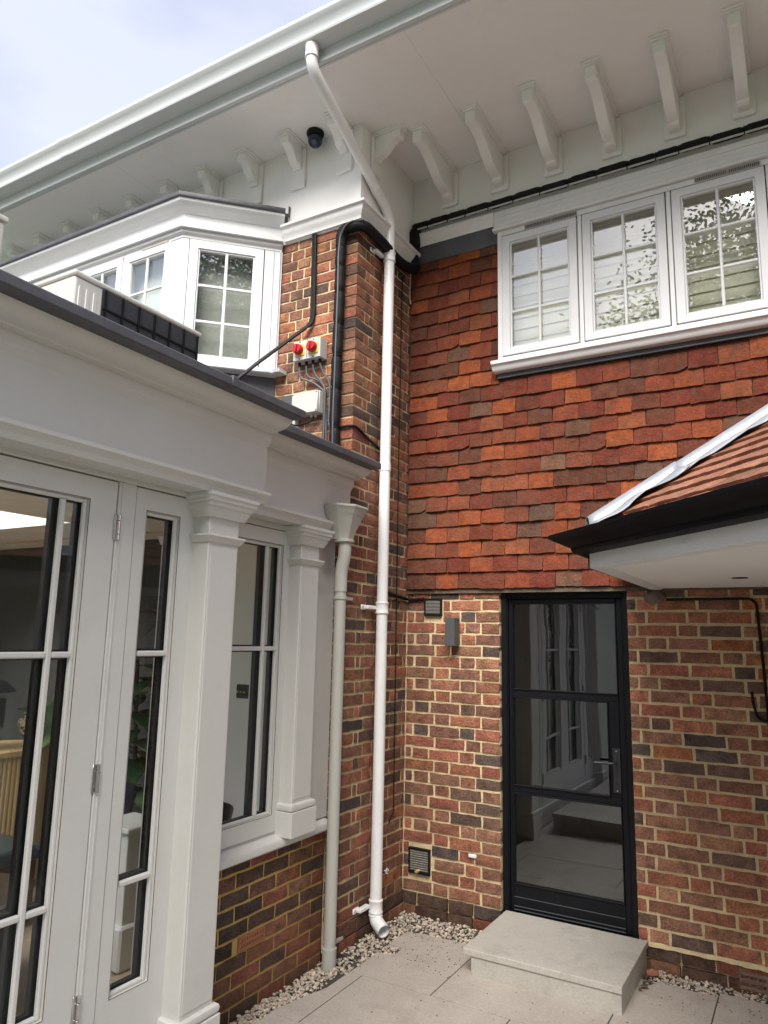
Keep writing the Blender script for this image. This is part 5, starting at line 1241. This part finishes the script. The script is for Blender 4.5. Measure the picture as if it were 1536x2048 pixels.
leafpart('leaf', fv, MT['plantleaf'], (-1.93, -1.28, 1.16), (.25, -.42, -.28), (.5, -.2, 1), .30, .21, .2)
leafpart('leaf', fv, MT['plantleaf'], (-1.93, -1.22, 1.20), (.25, -.55, -.05), (.9, -.1, .6), .28, .15, .2)
leafpart('leaf', fv, MT['plantleaf'], (-1.96, -1.22, 1.12), (.1, -.05, 1), (1, -.4, 0), .28, .12, .1)
leafpart('leaf', fv, MT['plantleaf2'], (-1.95, -1.16, 1.10), (.2, .1, -.4), (1, -.3, .3), .20, .12, .1)
leafpart('leaf', fv, MT['plantleaf'], (-2.0, -1.25, 1.14), (0, -.6, .25), (.8, 0, .6), .25, .10, .1)
tl = thing('table_lamp', (-2.05, -1.72, .985), 'black table lamp with wide domed shade standing on the oak sideboard', 'lamp')
MB().lathe([(.005, .10), (.07, .09), (.15, .06), (.20, .02), (.215, 0), (.20, .0), (.14, .045), (.005, .075)], (-2.05, -1.74, 1.34), 'z', 28).build('shade', MT['navy'], tl)
MB().lathe([(.012, 0), (.012, .30)], (-2.05, -1.74, 1.10), 'z', 12).build('stem', MT['navy'], tl)
b = MB(); b.box(-2.14, -1.96, -1.90, -1.60, 1.12, 1.30); b.build('body', MT['navy'], tl, bevel=.01)
b = MB(); b.tube([(-2.12, -1.88, .986), (-1.99, -1.64, 1.12)], .008, 8); b.tube([(-2.12, -1.64, .986), (-1.99, -1.88, 1.12)], .008, 8); b.build('cross_legs', MT['navy'], tl)
pp = thing('potted_plant', (-1.35, -1.12, .14), 'tall dark green broad-leaved pot plant seen through the narrow orangery sidelight', 'plant')
MB().lathe([(.10, 0), (.15, .02), (.17, .30), (.155, .30), (.15, .27), (.02, .27)], (-1.35, -1.12, .141), 'z', 20).build('pot', MT['navy'], pp)
MB().tube([(-1.35, -1.12, .40), (-1.33, -1.11, .9), (-1.36, -1.13, 1.55)], .014, 8).build('stem', MT['bark'], pp)
for k in range(22):
    z_ = .75 + k * .036; a = k * 2.4; d = Vector((math.cos(a), math.sin(a) * .7 - .25, rf.uniform(-.1, .35)))
    leafpart('leaf', pp, MT['plantleaf2'] if k % 4 else MT['plantleaf'], (-1.35, -1.12, z_), d, (0, 0, 1), rf.uniform(.22, .32), rf.uniform(.13, .19), rf.uniform(.2, .5))
sb = thing('starburst_ornament', (-1.50, -.62, 1.70), 'bronze starburst ornament on a stand, dark in the orangery sidelight', 'ornament')
b = MB()
for k in range(46):
    u = rf.uniform(-1, 1); a = rf.uniform(0, 6.28); q = Vector((math.sqrt(1 - u * u) * math.cos(a), math.sqrt(1 - u * u) * math.sin(a), u)); c0 = Vector((-1.50, -.78, 1.84)); ln = rf.uniform(.16, .26)
    b.tube([tuple(c0 + q * .02), tuple(c0 + q * ln)], [.0045, .0012], 5)
b.build('spikes', MT['brown'], sb)
MB().tube([(-1.50, -.78, .14), (-1.50, -.78, 1.84)], .012, 8).build('stem', MT['brown'], sb)
sp2 = thing('switch_plate', (-.61, -.95, 1.34), 'black switch plate with three brass toggles on the pale inside wall', 'switch')
b = MB(T_front(-.9302)); b.box(-.680, -.535, 0, .008, 1.335, 1.418); b.build('plate', MT['navy'], sp2, bevel=.002)
for k in range(3): MB().lathe([(.001, -.02), (.005, -.02), (.008, 0), (.001, 0)], (-.655 + k * .028, -.9385, 1.374), 'y', 12).build('toggle', MT['brass'], sp2)
def chair(loc, rot, label):
    a = thing('tub_chair', loc, label, 'chair', 'tub chairs in the orangery'); X, Y, Z = loc
    def Rz(p): c, s = math.cos(rot), math.sin(rot); return (X + p[0] * c - p[1] * s, Y + p[0] * s + p[1] * c, Z + p[2])
    b = MB(); n = 18; O = []
    for k in range(n + 1):
        t = -.30 + (PI + .6) * k / n; ct, st_ = math.cos(t), math.sin(t); hh = .56 + .16 * max(0, st_)
        O.append([b.v(Rz((r_ * ct, r_ * st_, z_))) for r_, z_ in ((.215, .40), (.265, hh), (.245, hh + .006), (.20, .44))])
    for A, B in zip(O, O[1:]):
        for k in range(3): b.f([A[k], A[k + 1], B[k + 1], B[k]])
        b.f([A[3], A[0], B[0], B[3]])
    b.f(O[0]); b.f(O[-1][::-1]); b.build('back', MT['navy'], a, smooth=60)
    b = MB(); b.lathe([(.01, 0), (.20, 0), (.235, .02), (.235, .06), (.20, .085), (.01, .09)], Rz((0, 0, .38)), 'z', 24); b.build('seat', MT['navy'], a)
    for q in range(4):
        t = PI / 4 + q * PI / 2; MB().tube([Rz((.14 * math.cos(t), .14 * math.sin(t), .39)), Rz((.22 * math.cos(t), .22 * math.sin(t), 0))], [.014, .009], 8).build('leg', MT['brown'], a)
    return a
chair((-.58, -1.42, .141), -1.9, 'dark tub chair just behind the recessed orangery window')
chair((-1.12, -1.62, .141), -.4, 'navy tub chair seen low through the narrow sidelight')
dt = thing('drum_table', (-.80, -2.50, .14), 'round navy drum table with chrome rimmed glass top inside the orangery doors', 'table')
MB().lathe([(.01, 0), (.26, 0), (.28, .02), (.28, .40), (.26, .42), (.01, .42)], (-.80, -2.50, .141), 'z', 32).build('drum', MT['navy'], dt)
MB().lathe([(.01, 0), (.275, 0), (.275, .008), (.01, .008)], (-.80, -2.50, .60), 'z', 32).build('glass_top', G_ORA, dt)
MB().lathe([(.276, 0), (.287, 0), (.287, .016), (.276, .016)], (-.80, -2.50, .596), 'z', 32).build('chrome_rim', MT['chrome'], dt)
MB().lathe([(.015, 0), (.015, .04)], (-.80, -2.50, .560), 'z', 10).build('post', MT['chrome'], dt)
bn = thing('bench', (-1.55, -1.95, .14), 'low bench with teal leather cushion on a walnut base in front of the sideboard', 'bench')
b = MB(); b.box(-1.72, -1.36, -2.7, -1.72, .16, .48); b.build('base', MT['brown'], bn, bevel=.004)
b = MB(); b.box(-1.74, -1.34, -2.72, -1.70, .481, .56); b.build('cushion', MT['teal'], bn, bevel=.02, seg=3)

pdl = thing('pedestal', (-.62, -1.74, .14), 'white square pedestal with skirting block seen low through the narrow sidelight', 'pedestal')
b = MB(); b.box(-.72, -.52, -1.84, -1.64, .30, .76); b.build('column', MT['wallpale'], pdl, bevel=.003, smooth=0)
b = MB(); b.box(-.745, -.495, -1.865, -1.615, .142, .34); b.build('base_block', MT['wallpale'], pdl, bevel=.010, smooth=0)
b = MB(); b.box(-.75, -.49, -1.87, -1.61, .76, .785); b.build('top', MT['wallpale'], pdl, bevel=.005, smooth=0)

# ================================================================== garden behind the camera (seen mirrored in the glass)
def tree(loc, h, rad, seed, label, m, n):
    rt_ = random.Random(seed); X, Y, Z = loc; a = thing('broadleaf_tree', loc, label, 'tree', 'garden trees behind the camera')
    b = MB(); b.tube([(X, Y, Z), (X + .1, Y, Z + h * .25), (X - .1, Y + .1, Z + h * .55), (X, Y, Z + h * .85)], [.26, .20, .13, .04], 10)
    ends = []
    for k in range(11):
        t = rt_.uniform(.25, .8); a_ = rt_.uniform(0, 6.28); p = Vector((X, Y, Z + h * t)); q = p + Vector((math.cos(a_), math.sin(a_), rt_.uniform(.3, .8))) * rad * rt_.uniform(.5, .8)
        b.tube([tuple(p), tuple(p.lerp(q, .5) + Vector((0, 0, .15))), tuple(q)], [.08, .05, .02], 6); ends.append(q)
    b.build('trunk', MT['bark'], a)
    bm = bmesh.new(); cl = []
    for k in range(46):
        u = rt_.uniform(-1, 1); a_ = rt_.uniform(0, 6.28); r_ = rt_.uniform(.45, 1) ** .6
        cl.append(Vector((X + rad * r_ * math.sqrt(1 - u * u) * math.cos(a_), Y + rad * r_ * math.sqrt(1 - u * u) * math.sin(a_), Z + h * .62 + h * .38 * r_ * u)))
    cl += ends
    for k in range(n):
        c = rt_.choice(cl); p = c + Vector((rt_.gauss(0, 1), rt_.gauss(0, 1), rt_.gauss(0, .8))) * rad * .19
        s_ = rt_.uniform(.045, .085); d1 = Vector((rt_.uniform(-1, 1), rt_.uniform(-1, 1), rt_.uniform(-.6, .6))).normalized(); d2 = d1.orthogonal().normalized()
        bm.faces.new([bm.verts.new(p - d1 * s_), bm.verts.new(p + d2 * s_ * .5), bm.verts.new(p + d1 * s_), bm.verts.new(p - d2 * s_ * .5)])
    for v in bm.verts: v.co -= Vector(loc)
    me = bpy.data.meshes.new('crown'); bm.to_mesh(me); bm.free(); me.materials.append(m); o = bpy.data.objects.new('crown', me); COL.objects.link(o); o.parent = a
tree((2.2, -14.5, -.15), 11.6, 3.9, 1, 'large broadleaf garden tree mirrored in the upper casement panes', MT['leaf2'], 105000)
tree((10.5, -12.5, -.15), 13.5, 4.2, 2, 'tall broadleaf garden tree mirrored in the angled bay panes', MT['leaf'], 90000)
tree((-4.5, -22.0, -.15), 8.0, 3.2, 3, 'smaller broadleaf garden tree far across the lawn', MT['leaf'], 5000)
hb = bmesh.new(); rh = random.Random(9)
for k in range(9000):
    x = rh.uniform(-14, 18); z_ = rh.uniform(0, 2.4 + .4 * math.sin(x)); y = -24 + rh.gauss(0, .5); s_ = rh.uniform(.06, .13); p = Vector((x, y, z_))
    d1 = Vector((rh.uniform(-1, 1), rh.uniform(-1, 1), rh.uniform(-1, 1))).normalized(); d2 = d1.orthogonal().normalized()
    hb.faces.new([hb.verts.new(p - d1 * s_), hb.verts.new(p + d2 * s_ * .6), hb.verts.new(p + d1 * s_), hb.verts.new(p - d2 * s_ * .6)])
me = bpy.data.meshes.new('hedge'); hb.to_mesh(me); hb.free(); me.materials.append(MT['leaf2']); o = bpy.data.objects.new('hedge', me); COL.objects.link(o); tag(o, kind='stuff')
